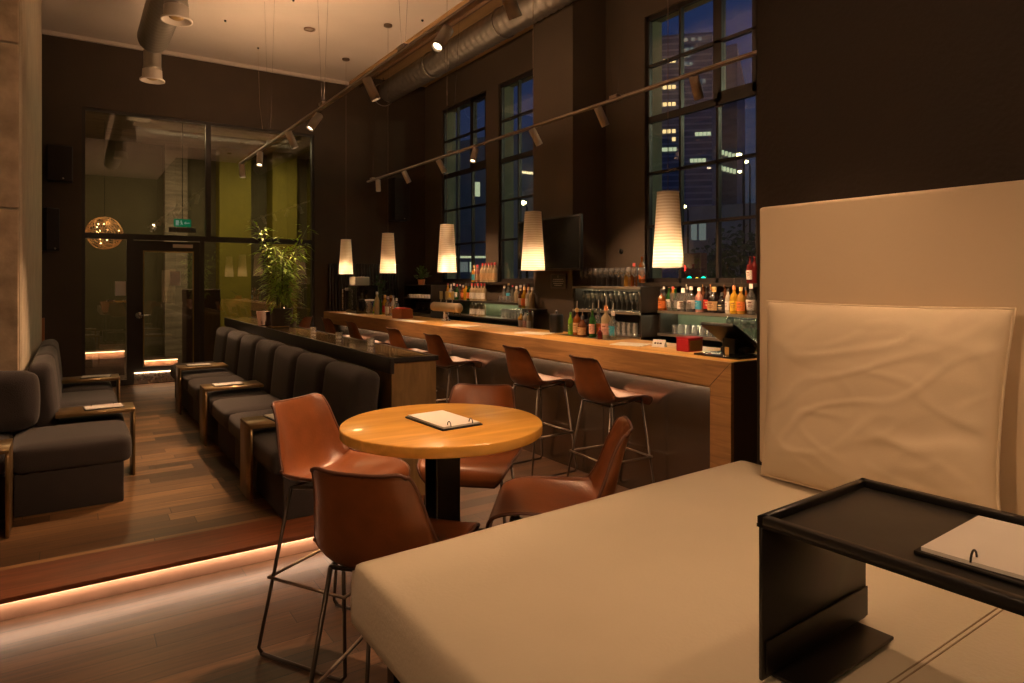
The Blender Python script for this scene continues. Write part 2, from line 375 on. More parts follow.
# glass wall and lobby behind it
r = sroot('window_4'); fr = MB()
def gb(x0, x1, z0, z1, y0=YB+.02, y1=YB+.10): fr.box(x0, x1, y0, y1, z0, z1)
gb(GX0-.04, GX0+.0, PZ, GZ+.04); gb(GX1, GX1+.04, PZ, GZ+.04); gb(GX0, GX1, GZ, GZ+.04); gb(GX0, GX1, 2.17, 2.25)
gb(1.66, 1.73, 2.25, GZ); gb(.64, .72, PZ, 2.17); gb(1.58, 1.64, PZ, 2.17); gb(GX0, .64, PZ, PZ+.08); gb(1.64, GX1, PZ, PZ+.08)
fr.build('frame', M_frame, r)
pg = MB(); Yg = YB+.06
for x0, x1, z0, z1 in ((GX0, 1.66, 2.25, GZ), (1.73, GX1, 2.25, GZ), (GX0, .64, PZ+.08, 2.17), (1.64, GX1, PZ+.08, 2.17)): pg.box(x0, x1, Yg, Yg+.008, z0, z1)
pg.build('pane', M_glassg, r)
d = sroot('door_1'); f = MB()
f.box(.72, .84, YB+.03, YB+.09, PZ+.02, 2.16); f.box(1.50, 1.58, YB+.03, YB+.09, PZ+.02, 2.16); f.box(.84, 1.50, YB+.03, YB+.09, 2.02, 2.16); f.box(.84, 1.50, YB+.03, YB+.09, PZ+.02, PZ+.24)
f.build('leaf_frame', M_frame, d)
box(.84, 1.50, YB+.055, YB+.063, PZ+.24, 2.02).build('pane', M_glassg, d)
g = MB(); t_ = mat('brass_glazing_bead', (.40, .28, .10), .35, metal=.7)
for x0, x1, z0, z1 in ((.84, .855, PZ+.24, 2.02), (1.485, 1.50, PZ+.24, 2.02), (.84, 1.50, 2.0, 2.02)): g.box(x0, x1, YB+.022, YB+.03, z0, z1)
g.build('glazing_bead', t_, d)
box(1.22, 1.48, YB-.02, YB+.03, 2.07, 2.12, bevel=.004).build('door_closer', M_white, d)
box(.73, 1.44, YB+.008, YB+.028, PZ+.012, .282).build('kick_plate', M_steel, d)
tag(box(.73, 1.44, YB-.012, YB+.004, .283, .291).build('led_strip', M_led), 'glowing strip added for the bright reflection on the lobby door kick plate', 'led strip')  # added glow stands in for the light reflected by the kick plate
strip_light('door_reflection_glow', (.73, YB-.02, .28), (1.44, YB-.02, .28), .01, .9, (0, .6, -1), (1, .6, .35))
MB().tube([(.79, YB+.03, 1.1), (.79, YB-.03, 1.1), (.93, YB-.03, 1.1)], .011, 8).build('handle', M_steel, d)
MB().lathe([(0, 0), (.045, 0), (.045, .015), (.02, .02), (0, .02)], 16, M=Matrix.Translation((.79, YB+.03, 1.1)) @ Matrix.Rotation(PI/2, 4, 'X')).build('rosette', M_steel, d)
box(.40, .50, YB+.035, YB+.05, 1.30, 1.32).build('handle_plate', M_steel, d)
for x, z, lab in ((.50, 1.38, 'small white notice on the glass beside the lobby door'), (1.19, 1.52, 'white notice taped to the lobby door glass')):
    tag(box(x, x+.13, YB+.038, YB+.042, z, z+.20).build('paper_notice', M_paper), lab, 'notice')
# lobby
YL = 14.6
struct('floor_lobby', box(-2.2, 5.7, YB+.15, YL, -.1, PZ), mat('lobby_floor', (.08, .06, .05), .3, noise_amt=.2))
struct('ceiling_lobby', box(-2.2, 5.7, YB+.15, YL, 4.25, 4.4), M_lobc)
struct('wall_lobby_back', box(-2.3, 5.8, YL, YL+.1, -.1, 4.4), M_olive)
struct('wall_lobby_left', box(-2.3, -2.2, YB+.15, YL, -.1, 4.4), M_lobc)
struct('wall_lobby_right', box(5.7, 5.8, YB+.15, YL, -.1, 4.4), M_olive)
for k, (x0, x1, y0, y1, mm) in enumerate(((2.45, 3.05, 14.2, 14.6, M_green), (3.45, 3.95, 14.1, 14.6, M_green), (3.58, 3.78, 11.6, 11.75, M_green), (4.3, 4.8, 14.2, 14.6, M_green), (1.5, 1.9, 14.4, 14.6, M_lobc))):
    struct('wall_panel_lobby_%d' % (k+1), box(x0, x1, y0, y1, PZ, 4.25), mm)
struct('trim_10', box(-.1, .68, 11.91, 12.2, PZ, .385), M_dark)
struct('trim_8', box(-.1, .68, 11.9, 12.2, .39, .50), mat('pale_riser_wood', (.3, .17, .11), .5))
struct('trim_9', box(.74, 1.34, 11.2, 11.5, PZ, .40), mat('pale_riser_wood', (.3, .17, .11), .5))
for x0, x1, y, z in ((-.1, .68, 11.88, .49), (.74, 1.34, 11.18, .39)):
    tag(box(x0, x1, y-.008, y+.004, z, z+.012).build('led_strip', M_led), 'glowing orange LED edge of the %s lobby step behind the glass' % ('farther' if z > .4 else 'nearer'), 'led strip')
    strip_light('lobby_led', (x0, y-.02, z), (x1, y-.02, z), .012, 2.2, (0, .5, -1), (1, .6, .35))
tag(box(1.50, 2.0, 11.5, 12.0, PZ, 1.45, bevel=.01).build('reception_cabinet', mat('taupe_cabinet', (.15, .10, .08), .6)), 'plain taupe cabinet standing in the lobby beyond the glass door', 'cabinet')
for k_, (x, y, w) in enumerate(((.9, 12.2, .34), (3.4, 12.6, .34), (2.2, 12.6, 2.7))):  # housings added to carry the lobby fill lights
    tag(box(x-w/2, x+w/2, y-.17, y+.17, 4.195, 4.25, bevel=.004).build('fill_housing', M_white), 'flat white %s housing added on the lobby ceiling for fill light' % ('square left', 'square right', 'long middle')[k_], 'ceiling lamp')
g = thing('round_lamp', 'round wire ball lamp glittering in the lobby behind the glass', 'lamp', (.45, 12.9, 2.38))
mb = MB(); random.seed(3)
for k in range(26):
    nrm = Vector((random.gauss(0, 1), random.gauss(0, 1), random.gauss(0, 1))).normalized(); a_ = nrm.orthogonal().normalized(); b_ = nrm.cross(a_)
    mb.tube([(a_*math.cos(2*PI*j/24)+b_*math.sin(2*PI*j/24))*.27 for j in range(24)], .0035, 4, closed=True)
mb.build('wire_ball', mat('copper_wire', (.8, .5, .25), .3, metal=1), g)
mb = MB()
for k in range(16):
    nrm = Vector((random.gauss(0, 1), random.gauss(0, 1), random.gauss(0, 1))).normalized()*random.uniform(.08, .24)
    mb.lathe([(0, -.010), (.009, -.005), (.009, .005), (0, .010)], 6, at=nrm)
mb.build('bulbs', mat('tiny_bulb', (1, .8, .5), .5, emit=(1, .62, .28), estr=22), g)['kind'] = 'stuff'
MB().tube([(0, 0, .27), (0, 0, 1.87)], .004, 5).build('cord', M_blk, g)
light('POINT', 'round_lamp_light', (.45, 12.9, 2.38), 5, (1, .6, .3), None, .2)
g = thing('exit_sign', 'green emergency exit sign hanging in the lobby behind the glass', 'exit sign', (1.42, 11.3, 2.42))
box(-.12, .12, 0, .02, 0, .12).build('sign_face', mat('exit_green', (.0, .2, .09), .4, emit=(.0, .5, .22), estr=.35), g)
box(-.19, .19, -.01, .05, -.085, -.01, bevel=.004).build('housing', M_white, g)
sgw = mat('sign_white', (.7, .8, .72), .5, emit=(.7, .9, .8), estr=.4); y = -.003
box(-.095, -.05, y, 0, .02, .10).build('doorway_symbol', sgw, g)
mb = MB(); mb.add([(.045, y, .052), (.10, y, .052), (.10, y, .068), (.045, y, .068), (.045, y, .085), (.02, y, .06), (.045, y, .035)], [(0, 1, 2, 3), (6, 0, 3, 4, 5)]); mb.build('arrow_symbol', sgw, g)
mb = MB()
for p, q, r_ in (((-.02, .092), (-.02, .098), .009), ((-.022, .085), (-.012, .052), .007), ((-.012, .052), (.006, .035), .005), ((-.012, .052), (-.03, .03), .005), ((-.022, .078), (-.002, .066), .004), ((-.024, .078), (-.042, .062), .004)):
    mb.tube([(p[0], y, p[1]), (q[0], y, q[1])], r_, 6)
mb.build('running_figure', sgw, g)
MB().tube([(0, .01, .12), (0, .01, 1.83)], .005, 5).build('rod', M_blk, g)
# ================================================================ white lounge bench, backrest, pillow, tray table
BZ = .88
b = thing('lounge_bench', 'large cream leather lounge bench in the right foreground', 'bench', (.9, 1.0, 0))
o_ = Vector((.9, 1.0))
poly = [(.602, 1.645), (.605, -.9), (2.27, -.9), (2.27, 1.722)]
t = bmesh.new(); n = 24
# padded cushion: softly crowned top, rounded rim
def cushion_mesh(t, poly, z0, z1, r, puff, n=20, nf=.0):
    (ax, ay), (bx, by), (cx, cy), (dx, dy) = poly   # a far-left, b near-left, c near-right, d far-right
    def P(u, v, z): # u left->right, v near->far
        return Vector(((bx*(1-v)+ax*v)*(1-u)+(cx*(1-v)+dx*v)*u, (by*(1-v)+ay*v)*(1-u)+(cy*(1-v)+dy*v)*u, z))
    W_ = (Vector(poly[3])-Vector(poly[0])).length; H_ = (Vector(poly[1])-Vector(poly[0])).length
    us = [0, .004, .012, .022]+[.04+.92*i/n for i in range(n+1)]+[.978, .988, .996, 1]
    def prof(dist): # height loss near rim
        return r-math.sqrt(max(0, r*r-(r-min(dist, r))**2))
    grid = []
    for v in us:
        row = []
        for u in us:
            du, dv = min(u, 1-u)*W_, min(v, 1-v)*H_
            z = z1-max(prof(du), prof(dv))
            z += puff*(math.sin(PI*min(1, max(0, u)))**.5*math.sin(PI*v)**.5-1)
            p = P(u, v, z)
            if nf: p.z += nf*noise.noise(p*3.1)
            row.append(t.verts.new(p))
        grid.append(row)
    N = len(us)
    for i in range(N-1):
        for j in range(N-1): t.faces.new((grid[i][j], grid[i][j+1], grid[i+1][j+1], grid[i+1][j]))
    rim = [grid[0][j] for j in range(N)]+[grid[i][N-1] for i in range(1, N)]+[grid[N-1][j] for j in range(N-2, -1, -1)]+[grid[i][0] for i in range(N-2, 0, -1)]
    cen = sum((Vector(p) for p in poly), Vector((0, 0)))/4
    prev = rim
    for k, zz in enumerate([z1-r-(z1-r-z0)*q for q in (.25, .5, .75, .93, 1)]):
        ring = []
        for v_ in rim:
            c2 = Vector((v_.co.x, v_.co.y)); off = .006*math.sin(PI*(k+1)/5) - (.012 if k == 4 else 0)
            dirn = (c2-cen).normalized()*off
            ring.append(t.verts.new((c2.x+dirn.x, c2.y+dirn.y, zz)))
        M_ = len(rim)
        for i in range(M_): t.faces.new((prev[i], ring[i], ring[(i+1) % M_], prev[(i+1) % M_]))
        prev = ring
    t.faces.new(prev)
cushion_mesh(t, [(x-.9, y-1.0) for x, y in poly], BZ-.175, BZ, .024, .006, nf=.003)
mb = MB(); mb.merge(t, None, True); mb.build('cushion', M_cream, b)
mb = MB()
for k in (0, .010):
    mb.tube([(-.27+.06*i, -.40-k+(.02/1.5)*.06*i, BZ+.0005) for i in range(26)], .0016, 5)
mb.build('stitched_seam', mat('seam_thread', (.42, .33, .22), .8), b)
mb = MB(); mb.box(-.24, 1.33, -1.85, .60, BZ-.215, BZ-.175, bevel=.004); mb.build('frame', M_blk, b)
for x, y in ((-.21, .56), (1.30, .56), (-.21, -1.8), (1.30, -1.8), (.5, .56)):
    box(x-.02, x+.02, y-.02, y+.02, 0, BZ-.215).build('leg', M_blk, b)
box(-.16, 1.28, -1.75, .50, .02, BZ-.22).build('plinth_panel', M_blk, b)
bk = thing('bench_backrest', 'tall cream upholstered backrest panel on the dark wall above the bench', 'backrest', (2.3, .4, BZ))
mb = MB(); mb.box(-.055, .028, -1.3, 1.222, .003, 1.006, bevel=.018, seg=4); mb.build('padded_panel', M_pillow if False else mat('cream_backrest', (.80, .66, .47), .7, bump=.05, bscale=60, noise_amt=.04, nscale=2), bk)

pl = thing('pillow', 'big cream cotton pillow leaning on the backrest of the bench', 'pillow', (2.115, 1.150, BZ+.004))
def pillow_mesh(w, h, th, n=90):
    t = bmesh.new(); G = {}
    for s in (1, -1):
        for i in range(n+1):
            for j in range(n+1):
                u, v = 2*i/n-1, 2*j/n-1
                if s == -1 and (i in (0, n) or j in (0, n)): continue
                k = (1-u**4)*(1-v**4)
                prof = k**.55
                # pinched corners, slightly concave sides
                x = u*w/2*(1-.035*(1-v*v)); z = v*h/2*(1-.02*(1-u*u)); x = x*(1-.02*(1-v)) if u < 0 else x-.016*(1-v)*u
                y = s*th/2*prof
                y += .010*noise.noise(Vector((u*1.6+v*1.2, v*1.4, s*2.)))*k
                ang = u*2.2+v*2.8
                cr_ = noise.noise(Vector((u*1.6+2.4*v, v*1.2-u*.7, 4+s)))
                y += s*.0026*max(0, 1-abs(cr_)*6)*k**.4+s*.0018*max(0, 1-abs(noise.noise(Vector((u*1.3-1.9*v, v*1.5+u*.6, 9+s))))*8)*k**.4
                cd = max(0, 1-math.hypot(u+1, v-1)*1.1)
                y += s*.006*math.sin((u+v)*9+noise.noise(Vector((u*3, v*3, 0)))*3)*cd*k**.3
                cd2 = max(0, 1-math.hypot(u+1, v+.6)*.9)
                y += s*.005*math.sin((u*3-v*9)+noise.noise(Vector((u*2, v*3, 7)))*4)*cd2*k**.3
                G[s, i, j] = t.verts.new((y, x-(.035*max(0, -v)**6*max(0, -u)**6), z+h/2))
    for s in (1, -1):
        def g_(i, j): return G[1, i, j] if (i in (0, n) or j in (0, n)) else G[s, i, j]
        for i in range(n):
            for j in range(n):
                q = [g_(i, j), g_(i+1, j), g_(i+1, j+1), g_(i, j+1)]
                try: t.faces.new(q if s == 1 else q[::-1])
                except ValueError: pass
    return t
mb = MB(); mb.merge(pillow_mesh(.79, .64, .13), None, True)
q = mb.build('cover', M_pillow, pl); q.rotation_euler = (0, math.radians(7), 0)
mb = MB()
def pe(u, v):
    x = u*.395*(1-.035*(1-v*v))
    x = x*(1-.02*(1-v)) if u < 0 else x-.016*(1-v)*(1 if u > 0 else 0)
    x -= .035*max(0, -v)**6*max(0, -u)**6
    return (0, x, .32+v*.32*(1-.02*(1-u*u)))
pts = [pe(-1+2*i/20, -1) for i in range(20)]+[pe(1, -1+2*i/20) for i in range(20)]+[pe(1-2*i/20, 1) for i in range(20)]+[pe(-1, 1-2*i/20) for i in range(20)]
mb.tube(pts, .0045, 6, closed=True); q = mb.build('piped_seam', M_pillow, pl); q.rotation_euler = (0, math.radians(7), 0)

tt = thing('tray_table', 'black metal tray table bridging over the cream bench', 'side table', (1.2255, .738, BZ), .045)
mb = MB(); H = .30; x0, x1, ya, yb = -.2075, .174, -.95, .01
mb.box(x0, x1, ya, yb, H-.020, H-.014)
for a in ((x0, x0+.018, ya, yb), (x1-.018, x1, ya, yb), (x0, x1, yb-.014, yb), (x0, x1, ya, ya+.014)): mb.box(*a, H-.020, H, bevel=.002, seg=1)
mb.build('tray_top', M_blk, tt)
for yy, sgn in ((yb-.010, -1), (ya+.004, 1)):
    mb = MB(); mb.box(x0+.002, x1-.002, yy, yy+.008, .006, H-.01, bevel=.002, seg=1); mb.build('side_panel', M_blk, tt)
    y2 = yy+sgn*.075
    mb = MB(); mb.box(x0+.03, x1-.045, min(yy, y2), max(yy, y2), .006, .013, bevel=.003); mb.box(x0+.01, x1-.002, min(yy+sgn*.001, yy+sgn*.004), max(yy+sgn*.001, yy+sgn*.004), .013, .075, bevel=.002); mb.build('foot_plate', M_blk, tt)
def menu(loc, rz, label, w=.15, l=.26, curl=0., group=None, ring=True, end=False, board=True, z=0):
    m = thing('menu', label, 'menu', loc, rz, group)
    if board: box(-w/2-.008, w/2+.008, -l/2-.008, l/2+.008, 0, .006, bevel=.001, seg=1).build('backing_board', M_blk, m)
    mb = MB(); n_ = 10; vs = []; b0 = .006 if board else 0
    for k in range(n_+1):
        y = -l/2+l*k/n_; zz = b0+.006+curl*(k/n_)**2
        vs += [(-w/2, y, zz), (w/2, y, zz), (-w/2, y, zz-.006-curl*(k/n_)**2*.0), (w/2, y, zz-.006)]
    F = []
    for k in range(n_):
        a = 4*k; F += [(a, a+1, a+5, a+4), (a+2, a+6, a+7, a+3), (a, a+4, a+6, a+2), (a+1, a+3, a+7, a+5)]
    F += [(0, 2, 3, 1), (4*n_, 4*n_+1, 4*n_+3, 4*n_+2)]
    mb.add(vs, F, None, False); mb.build('pages', M_paper, m)
    if ring:
        for yy in (-.3*l, .3*l):
            mb = MB()
            if end: mb.tube([(yy*w/l, -l/2+.012-.012*math.cos(a), b0+.004+.016*math.sin(a)) for a in [PI*k/8 for k in range(9)]], .0016, 6)
            else: mb.tube([(w/2-.012+.012*math.cos(a), yy, b0+.004+.016*math.sin(a)) for a in [PI*k/8 for k in range(9)]], .0016, 6)
            mb.build('ring', M_blk, m)
    return m
menu((1.242, .345, BZ+.2865), PI+.045, 'open white ring menu lying on the black tray table', .235, .34, .012)

# ================================================================ stools
def shell_mesh():
    P = [(.248, .690, .16, .0), (.246, .722, .19, .0), (.222, .755, .212, .0), (.15, .763, .224, .014), (.06, .750, .230, .030), (-.04, .733, .231, .046), (-.115, .724, .229, .060), (-.165, .738, .225, .070), (-.200, .795, .214, .066), (-.222, .875, .196, .055), (-.240, .955, .178, .045), (-.264, 1.03, .163, .036), (-.274, 1.050, .156, .030)]
    Q = catmull(P, 4); NS = 22; t = bmesh.new(); rows = []
    for i, (y, z, w, c) in enumerate(Q):
        a, b_ = Q[max(i-1, 0)], Q[min(i+1, len(Q)-1)]
        d = Vector((0, b_[0]-a[0], b_[1]-a[1])).normalized(); nn = Vector((0, -d.z*-1, 0))
        nn = Vector((0, d.z, -d.y))  # inward: up on the seat, forward on the back
        if i == 0: pass
        row = []
        for j in range(NS+1):
            s = 2*j/NS-1
            p = Vector((s*w*(1-.04*abs(s)**3), y, z))+nn*c*abs(s)**3.2
            top = i/(len(Q)-1)
            if top > .86: p.z -= .022*abs(s)**10*(top-.86)/.14
            row.append(t.verts.new(p))
        rows.append(row)
    for i in range(len(rows)-1):
        for j in range(NS): t.faces.new((rows[i][j], rows[i][j+1], rows[i+1][j+1], rows[i+1][j]))
    rim = [v.co.copy() for v in rows[0]]+[r[-1].co.copy() for r in rows[1:]]+[v.co.copy() for v in rows[-1][-2::-1]]+[r[0].co.copy() for r in rows[-2:0:-1]]
    return t, rim
def make_stool(label):
    s = thing('bar_stool', label, 'stool', (0, 0, 0))
    t, rim = shell_mesh(); mb = MB(); mb.merge(t, None, True); sh = mb.build('leather_shell', M_leather, s)
    md = sh.modifiers.new('thickness', 'SOLIDIFY'); md.thickness = .009; md.offset = 0
    mb = MB(); mb.tube(rim, .0062, 6, closed=True); mb.build('piping', M_piping, sh)
    R = .0078
    mb = MB(); mb.tube([(-.165, .16, .745), (-.165, -.12, .709), (.165, -.12, .709), (.165, .16, .745)], R, 8, closed=True); mb.build('seat_frame', M_rod, s)
    for sx in (-1, 1):
        for sy in (-1, 1):
            top = Vector((sx*.165, .16 if sy > 0 else -.12, .752)); ft = Vector((sx*.235, sy*.235, .03)); top.z = .745 if sy > 0 else .709
            MB().tube([top, ft, ft+Vector((0, -sy*.018, -.018))], R, 8).build('leg', M_rod, s)
        MB().tube([(sx*.235, -.222, .0095), (sx*.235, .222, .0095)], R, 8).build('floor_runner', M_rod, s)
    k = (.752-.33)/(.752-.03); fx = .165+.07*k; fy1 = .16+.075*k; fy0 = -.12-.115*k
    mb = MB(); c_ = .0; mb.tube([(-fx, fy0), (fx, fy0), (fx, fy1), (-fx, fy1)] and [(-fx-.01, fy0-.01, .33), (fx+.01, fy0-.01, .33), (fx+.01, fy1+.01, .33), (-fx-.01, fy1+.01, .33)], R, 8, closed=True); mb.build('footrest', M_steelf, s)
    return s
M_steelf = mat('footrest_steel', (.32, .26, .2), .3, metal=.9)
# facing vector (fx,fy): local +Y turns onto it
def fz(fx, fy): return math.atan2(-fx, fy)
stool = make_stool('cognac leather stool left of the round table with its seat turned to it')
stool.location = (.985, 2.86, 0); stool.rotation_euler = (0, 0, fz(.50, -.866))
tbl = [((.868, 1.972), (.76, .65), 'cognac leather stool nearest the camera, seen from behind at the cream bench corner'),
       ((1.60, 2.74), (-.68, -.73), 'cognac leather stool behind the round table with its back to the bar'),
       ((1.545, 2.00), (-.77, .64), 'cognac leather stool right of the round table, its curled back seen edge-on')]
for (x, y), f_, lab in tbl: dup(stool, (x, y, 0), fz(*f_), lab)
for i, (y, rz, lab) in enumerate([(3.62, -.06, 'first leather bar stool at the counter from the near bar end'), (4.52, .03, 'second leather bar stool at the counter from the near bar end'),
                          (6.02, .02, 'third leather bar stool at the counter, alone after a gap'), (7.0, 0, 'fourth leather bar stool from the near bar end'),
                          (8.35, -.03, 'fifth leather bar stool from the near bar end'), (9.35, .02, 'sixth and farthest leather bar stool under the counter')]):
    dup(stool, (3.27, y, 0), -PI/2+rz, lab)
dup(stool, (2.75, 10.05, 0), fz(-.75, .66), 'leather stool turned askew in the aisle near the glass wall')

# ================================================================ round table
T = thing('round_table', 'round oak bar table with a black steel column in the middle of the picture', 'table', (1.13, 2.155, 0))
mb = MB(); R_ = .367; mb.lathe([(0, 1.042), (R_-.006, 1.042), (R_-.001, 1.045), (R_, 1.048), (R_, 1.074), (R_-.0015, 1.078), (R_-.005, 1.08), (0, 1.08)], 72); mb.build('tabletop', M_oak, T)
mb = MB(); mb.box(-.046, .046, -.05, -.042, .02, 1.035); mb.box(-.046, .046, .042, .05, .02, 1.035); mb.box(-.006, .006, -.042, .042, .02, 1.035); mb.build('column', M_blk, T)
box(-.16, .16, -.16, .16, 1.030, 1.042, bevel=.003).build('mounting_plate', M_blk, T)
box(-.26, .26, -.26, .26, 0, .012, bevel=.003).build('base_plate', M_blk, T)
menu((1.135, 2.16, 1.08), math.radians(3), 'open white ring menu on the round oak table', .15, .26, end=True)

# ================================================================ lounge partition
P = thing('partition', 'low wooden partition with dark glossy top between the sofas and the bar aisle', 'partition', (1.935, 4.1, 0))
mb = MB(); mb.box(-.165, .165, .0, 5.7, .0, 1.045); mb.build('body', M_partw, P)
mb = MB(); mb.box(-.18, -.15, -.012, 5.72, .975, 1.078, bevel=.003); mb.box(.15, .18, -.012, 5.72, 1.045, 1.078, bevel=.003); mb.box(-.15, .15, -.012, .02, 1.045, 1.078, bevel=.003); mb.build('dark_rim', mat('dark_stained_rim', (.03, .026, .026), .3), P)
box(-.15, .15, .02, 5.7, 1.045, 1.074).build('glossy_top', mat('glossy_bronze_top', (.30, .20, .09), .07, coat=.6, noise_amt=.12, nscale=3), P)
# bamboo
pt = thing('potted_bamboo', 'tall leafy bamboo plant in a grey pot on the far part of the partition', 'plant', (1.99, 7.72, 1.078))
mb = MB(); mb.lathe([(0, 0), (.105, 0), (.112, .01), (.124, .19), (.128, .20), (.120, .20), (.114, .185), (0, .185)], 24); mb.build('pot', M_pot, pt)
box(-.12, .12, -.12, .12, -.0035, 0).build('saucer_board', M_baroak, pt)
random.seed(11)
lf = MB(); st = MB()
for k in range(11):
    a = random.uniform(0, 2*PI); tilt = random.uniform(.04, .36); h = random.uniform(.45, .98)
    base = Vector((math.cos(a)*.05, math.sin(a)*.05, .19))
    pts = [base+Vector((math.cos(a)*tilt*h*q*q, math.sin(a)*tilt*h*q*q-.02*q, h*q)) for q in [i/7 for i in range(8)]]
    st.tube(pts, [.005*(1-.6*i/7) for i in range(8)], 5)
    for q in range(78):
        f = random.uniform(.12, 1.0); i = min(6, int(f*7)); p = pts[i].lerp(pts[i+1], f*7-i)
        az = random.uniform(0, 2*PI); el = random.uniform(-.5, .7); d_ = Vector((math.cos(az)*math.cos(el), math.sin(az)*math.cos(el), math.sin(el)))
        tw = p+d_*random.uniform(.02, .13)*(1.2-f*.4); L_ = random.uniform(.08, .15); wd = random.uniform(.011, .017)
        dd = (d_+Vector((0, 0, -random.uniform(-.1, .35)))).normalized(); sd = dd.cross(Vector((0, 0, 1))).normalized()*wd
        up = sd.cross(dd).normalized()
        v0, v1, v2, v3 = tw, tw+dd*L_*.4+sd+up*.004, tw+dd*L_-Vector((0, 0, L_*.15)), tw+dd*L_*.4-sd+up*.004
        mid = tw+dd*L_*.45
        lf.add([v0, v1, v2, v3, mid], [(0, 1, 4), (1, 2, 4), (2, 3, 4), (3, 0, 4)], None, True)
lf.build('foliage', M_leaf, pt)['kind'] = 'stuff'; st.build('stems', M_stem, pt)['kind'] = 'stuff'
tp = thing('trailing_plant', 'small bright green trailing plant beside the bamboo pot', 'plant', (2.03, 7.42, 1.078))
mb = MB(); mb.lathe([(0, 0), (.035, 0), (.045, .07), (.04, .07), (.03, .06), (0, .06)], 16); mb.build('pot', M_pot, tp)
mb = MB()
for k in range(80):
    a = random.uniform(0, 2*PI); r1 = random.uniform(.01, .07); z = random.uniform(.05, .19)
    p = Vector((math.cos(a)*r1, math.sin(a)*r1, z)); d_ = Vector((math.cos(a), math.sin(a), random.uniform(-.5, .3))).normalized(); sd = d_.cross(Vector((0, 0, 1))).normalized()*.014
    mb.add([p, p+d_*.025+sd, p+d_*.05, p+d_*.025-sd], [(0, 1, 2, 3)], None, True)
mb.build('foliage', mat('bright_leaf', (.28, .45, .05), .5, noise_amt=.3), tp)['kind'] = 'stuff'
tag(MB().lathe([(0, 0), (.075, 0), (.095, .16), (.09, .16), (.07, .01), (0, .01)], 20).build('reflected_pot', mat('reflected_pot_brown', (.13, .06, .03), .6), loc=(1.86, 7.95, 1.078)), 'brown pot left of the bamboo pot, standing in for a reflection in the glass', 'pot')  # solid pot added where the glass shows a reflected pot
for k, y in enumerate((5.0, 5.75, 6.5)):
    m = thing('tealight', 'small glass tealight on the partition top, %s' % ('nearest the camera', 'middle of three', 'farthest of three')[k], 'candle holder', (1.98, y, 1.074))
    MB().lathe([(0, 0), (.03, 0), (.033, .06), (.030, .06), (.027, .006), (0, .006)], 16).build('glass', M_glassw, m)
    MB().lathe([(0, .0065), (.022, .0065), (.022, .022), (0, .022)], 12).build('candle', M_paper, m)

# ================================================================ sofas
def soft_box(w, d, h, r, puff=.012, n=10):
    t = bmesh.new(); bmesh.ops.create_cube(t, size=1)
    bmesh.ops.subdivide_edges(t, edges=t.edges[:], cuts=n, use_grid_fill=True)
    for v in t.verts:
        p = v.co.copy(); q = Vector((p.x*w, p.y*d, p.z*h)); hx, hy, hz = w/2-r, d/2-r, h/2-r
        c = Vector((max(-hx, min(hx, q.x)), max(-hy, min(hy, q.y)), max(-hz, min(hz, q.z))))
        dv = q-c
        if dv.length > 1e-6 and sum(abs(k) > 1e-6 for k in dv) > 1:
            m_ = max(abs(dv.x), abs(dv.y), abs(dv.z)); dv = dv.normalized()*r
        v.co = c+dv
        fx, fy, fz_ = (math.cos(PI*p.x)*math.cos(PI*p.y)), (math.cos(PI*p.y)*math.cos(PI*p.z)), (math.cos(PI*p.x)*math.cos(PI*p.z))
        if abs(p.z) > .499: v.co.z += math.copysign(puff*max(0, fx), p.z)
        if abs(p.x) > .499: v.co.x += math.copysign(puff*max(0, fy), p.x)
        if abs(p.y) > .499: v.co.y += math.copysign(puff*max(0, fz_), p.y)
    return t
def put_soft(name, w, d, h, r, loc, mt, parent, rot=None, puff=.012):
    mb = MB(); mb.merge(soft_box(w, d, h, r, puff), None, True, Matrix.Translation(loc) @ (rot or Matrix())); return mb.build(name, mt, parent)
def make_sofa(label, L, depth=.62):   # local: back towards -X, length along Y, origin at the middle of the back foot
    s = thing('sofa_module', label, 'sofa')
    box(.02, depth-.05, -L/2, L/2, .0, .27, bevel=.008).build('base', M_fab, s)
    put_soft('seat_cushion', depth, L-.022, .17, .045, (depth/2, 0, .345), M_fab, s)
    put_soft('backrest', .17, L-.026, .50, .06, (.065, 0, .62), M_fab, s, Matrix.Rotation(-.10, 4, 'Y'), .012)
    return s
# right row, backs against the partition (faces -X)
ysr = [4.14, 4.9, 5.62, 6.34, 7.08, 7.8, 8.55, 9.3]
nms = ['first and nearest', 'second', 'third', 'fourth', 'fifth', 'sixth', 'seventh and farthest']
sm = None
for k in range(7):
    L_ = ysr[k+1]-ysr[k]; lab = 'dark sofa module against the partition, %s of the right row' % nms[k]
    if sm is None: sm = make_sofa(lab, .74); o = sm
    else: o = dup(sm, (0, 0, 0), 0, lab)
    o.location = (1.695, (ysr[k]+ysr[k+1])/2, PZ); o.rotation_euler = (0, 0, PI); o.scale = (1.08, (L_-.004)/.74, 1); o['group'] = 'sofa modules of the right row'
# left row (faces +X) beside the concrete pier
for k, (ya, yb_) in enumerate(((5.82, 6.66), (6.66, 7.5), (7.5, 8.35))):
    o = dup(sm, (-.235, (ya+yb_)/2, PZ), 0, 'dark sofa module beside the concrete pier, %s of the left row' % ('nearest', 'middle', 'farthest')[k], 'sofa modules of the left row', (.92, (yb_-ya-.004)/.74, 1))
